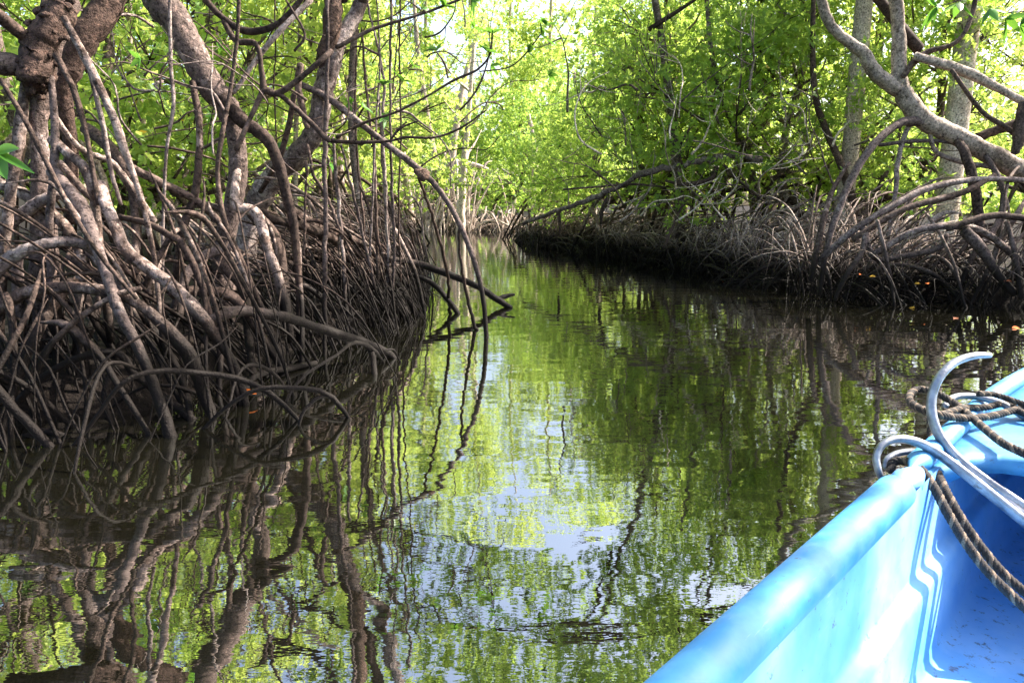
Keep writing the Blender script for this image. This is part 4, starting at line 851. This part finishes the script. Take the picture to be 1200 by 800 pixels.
crownp, _s = K(1290, 672, 1.42)
anchor = empty("anchor", tuple(crownp), "galvanised grapnel anchor with curved hooks lying over the corner of the blue bow", "anchor")
T1 = [(1160, 416, 1.72, 4), (1140, 417, 1.71, 5.3), (1118, 425, 1.70, 5.6), (1101, 442, 1.68, 5.6), (1092, 465, 1.67, 5.8), (1093, 490, 1.65, 6), (1103, 514, 1.63, 6.3), (1124, 539, 1.60, 6.6), (1160, 567, 1.56, 7), (1200, 594, 1.52, 7), (1245, 628, 1.47, 7), (1285, 665, 1.42, 7)]
T2 = [(1033, 561, 1.52, 4.6), (1029, 550, 1.52, 5.2), (1027, 535, 1.53, 5.4), (1033, 522, 1.54, 5.6), (1046, 515, 1.55, 5.8), (1064, 515, 1.56, 6), (1084, 522, 1.56, 6.2), (1106, 536, 1.55, 6.6), (1135, 558, 1.52, 7), (1165, 582, 1.49, 7.2), (1200, 610, 1.46, 7.5), (1245, 645, 1.43, 7.5), (1288, 680, 1.41, 7)]
T3 = [(1037, 548, 1.66, 3.5), (1040, 538, 1.67, 4), (1052, 531, 1.68, 4.2), (1070, 529, 1.68, 4.4), (1090, 533, 1.66, 5), (1115, 545, 1.62, 5.5), (1160, 572, 1.56, 6), (1210, 610, 1.50, 6), (1290, 668, 1.44, 6)]
T4 = [(1107, 476, 1.93, 4), (1113, 468, 1.95, 4.2), (1124, 464, 1.96, 4.5), (1140, 464, 1.96, 4.6), (1158, 468, 1.94, 4.8), (1180, 476, 1.90, 5), (1215, 500, 1.82, 5.5), (1250, 550, 1.68, 6), (1290, 660, 1.45, 6.5)]
for T in (T1, T2, T3, T4):
    P = [K(a, b_, c)[0] for a, b_, c, d in T]; R = [K(a, b_, c)[1] * d for a, b_, c, d in T]
    MB().tube(P, R, 14, 8, None, flat=.8).build("hook", M_steel, anchor)
MB().tube([crownp + [-.03, .02, .02], crownp, crownp + [.04, -.03, -.04]], [.028, .030, .028], 16, 4).build("collar", M_steel, anchor)
sh_end = BW(.85, .55, .262)
MB().tube([crownp, (crownp + sh_end) / 2, sh_end], [.011, .011, .010], 12, 4).build("shank", M_steel, anchor)
a_ = np.linspace(0, 2 * math.pi, 13); MB().tube([sh_end + np.array([math.cos(t) * .025, math.sin(t) * .025, 0]) + np.array([.03, -.02, 0]) for t in a_], [.004] * 13, 8, 2).build("ring", M_steel, anchor)

# ------------------------------------------------------------------ ROPE: three twisted strands, black with tan flecks
def ropemat(name, c1, c2):
    m, nt, b, L = newmat(name); g = nt.nodes.new("ShaderNodeNewGeometry"); n = noise(nt, 420, 3, .6, g.outputs["Position"])
    r = ramp(nt, [(.4, c1), (.62, c2)]); L.new(n.outputs[0], r.inputs[0]); L.new(r.outputs[0], b.inputs["Base Color"]); b.inputs["Roughness"].default_value = .85
    bp = nt.nodes.new("ShaderNodeBump"); bp.inputs["Distance"].default_value = .0015; L.new(n.outputs[0], bp.inputs["Height"]); L.new(bp.outputs[0], b.inputs["Normal"])
    return m
M_r1 = ropemat("rope_dark", (.010, .008, .007), (.045, .032, .026)); M_r2 = ropemat("rope_tan", (.085, .058, .038), (.25, .175, .12))
def rope(pts, R, lab):
    P = catmull(np.array(pts), 14); seg = np.linalg.norm(np.diff(P, axis=0), axis=1); c = np.concatenate([[0], np.cumsum(seg)])
    n = int(c[-1] / .0035); u = np.linspace(0, c[-1], n); P = np.stack([np.interp(u, c, P[:, k]) for k in range(3)], 1)
    T = np.gradient(P, axis=0); T = unit(T); x = np.cross(T[0], [0, 0, 1.0]); x /= np.linalg.norm(x); Nn = np.zeros_like(P)
    for k in range(n): x = x - T[k] * x.dot(T[k]); x /= np.linalg.norm(x); Nn[k] = x
    B_ = np.cross(T, Nn); mb = MB(); pitch = R * 4.4
    for s in range(4):
        th = u / pitch * 2 * math.pi + s * math.pi / 2
        Q = P + (np.cos(th)[:, None] * Nn + np.sin(th)[:, None] * B_) * R * .5
        mb.tube(Q, np.full(n, R * .56), 7, 1, m=(0, 0, 1, 0)[s])
    o = mb.build("rope", [M_r1, M_r2]); tag(o, lab, "rope", "ropes of the anchor"); return o
def KZ(l): return [Wp(*q_) for q_ in l]
def KD(l): return [K(*q_)[0] for q_ in l]
rope(KD([(1044, 553, 1.56), (1046, 542, 1.57), (1060, 540, 1.56), (1078, 549, 1.52), (1094, 570, 1.48), (1110, 600, 1.44), (1132, 636, 1.40), (1160, 672, 1.36), (1205, 715, 1.30), (1270, 770, 1.25), (1340, 840, 1.22)]), .0092, "thick dark rope running from the first hook down into the boat, left of its twin")
rope(KD([(1094, 478, 1.72), (1091, 492, 1.72), (1092, 515, 1.68), (1094, 540, 1.60), (1104, 566, 1.51), (1122, 600, 1.45), (1146, 636, 1.41), (1176, 672, 1.37), (1215, 705, 1.33), (1280, 760, 1.28), (1350, 830, 1.24)]), .0092, "twin dark rope dropping from behind the tall hook, right of the other")
rope(KZ([(1260, 560, .60), (1230, 547, .61), (1200, 531, .625), (1174, 518, .632), (1147, 496, .635), (1121, 474, .645), (1098, 461, .66), (1080, 456, .66), (1068, 460, .655), (1066, 469, .652), (1075, 477, .655), (1095, 484, .66), (1120, 489, .645), (1150, 489, .635), (1175, 484, .635), (1205, 476, .64), (1250, 466, .64)]), .0092, "loop of dark rope curled over the edge of the foredeck")
rope(KZ([(1103, 486, .655), (1130, 478, .642), (1155, 477, .638), (1180, 473, .64), (1200, 484, .636), (1240, 492, .635)]), .0085, "shorter piece of rope across the foredeck behind the hooks")
rope(KZ([(1146, 461, .675), (1165, 462, .665), (1190, 470, .655), (1215, 478, .645), (1250, 484, .645)]), .0075, "rope lying farthest forward beside the raised bow rail")
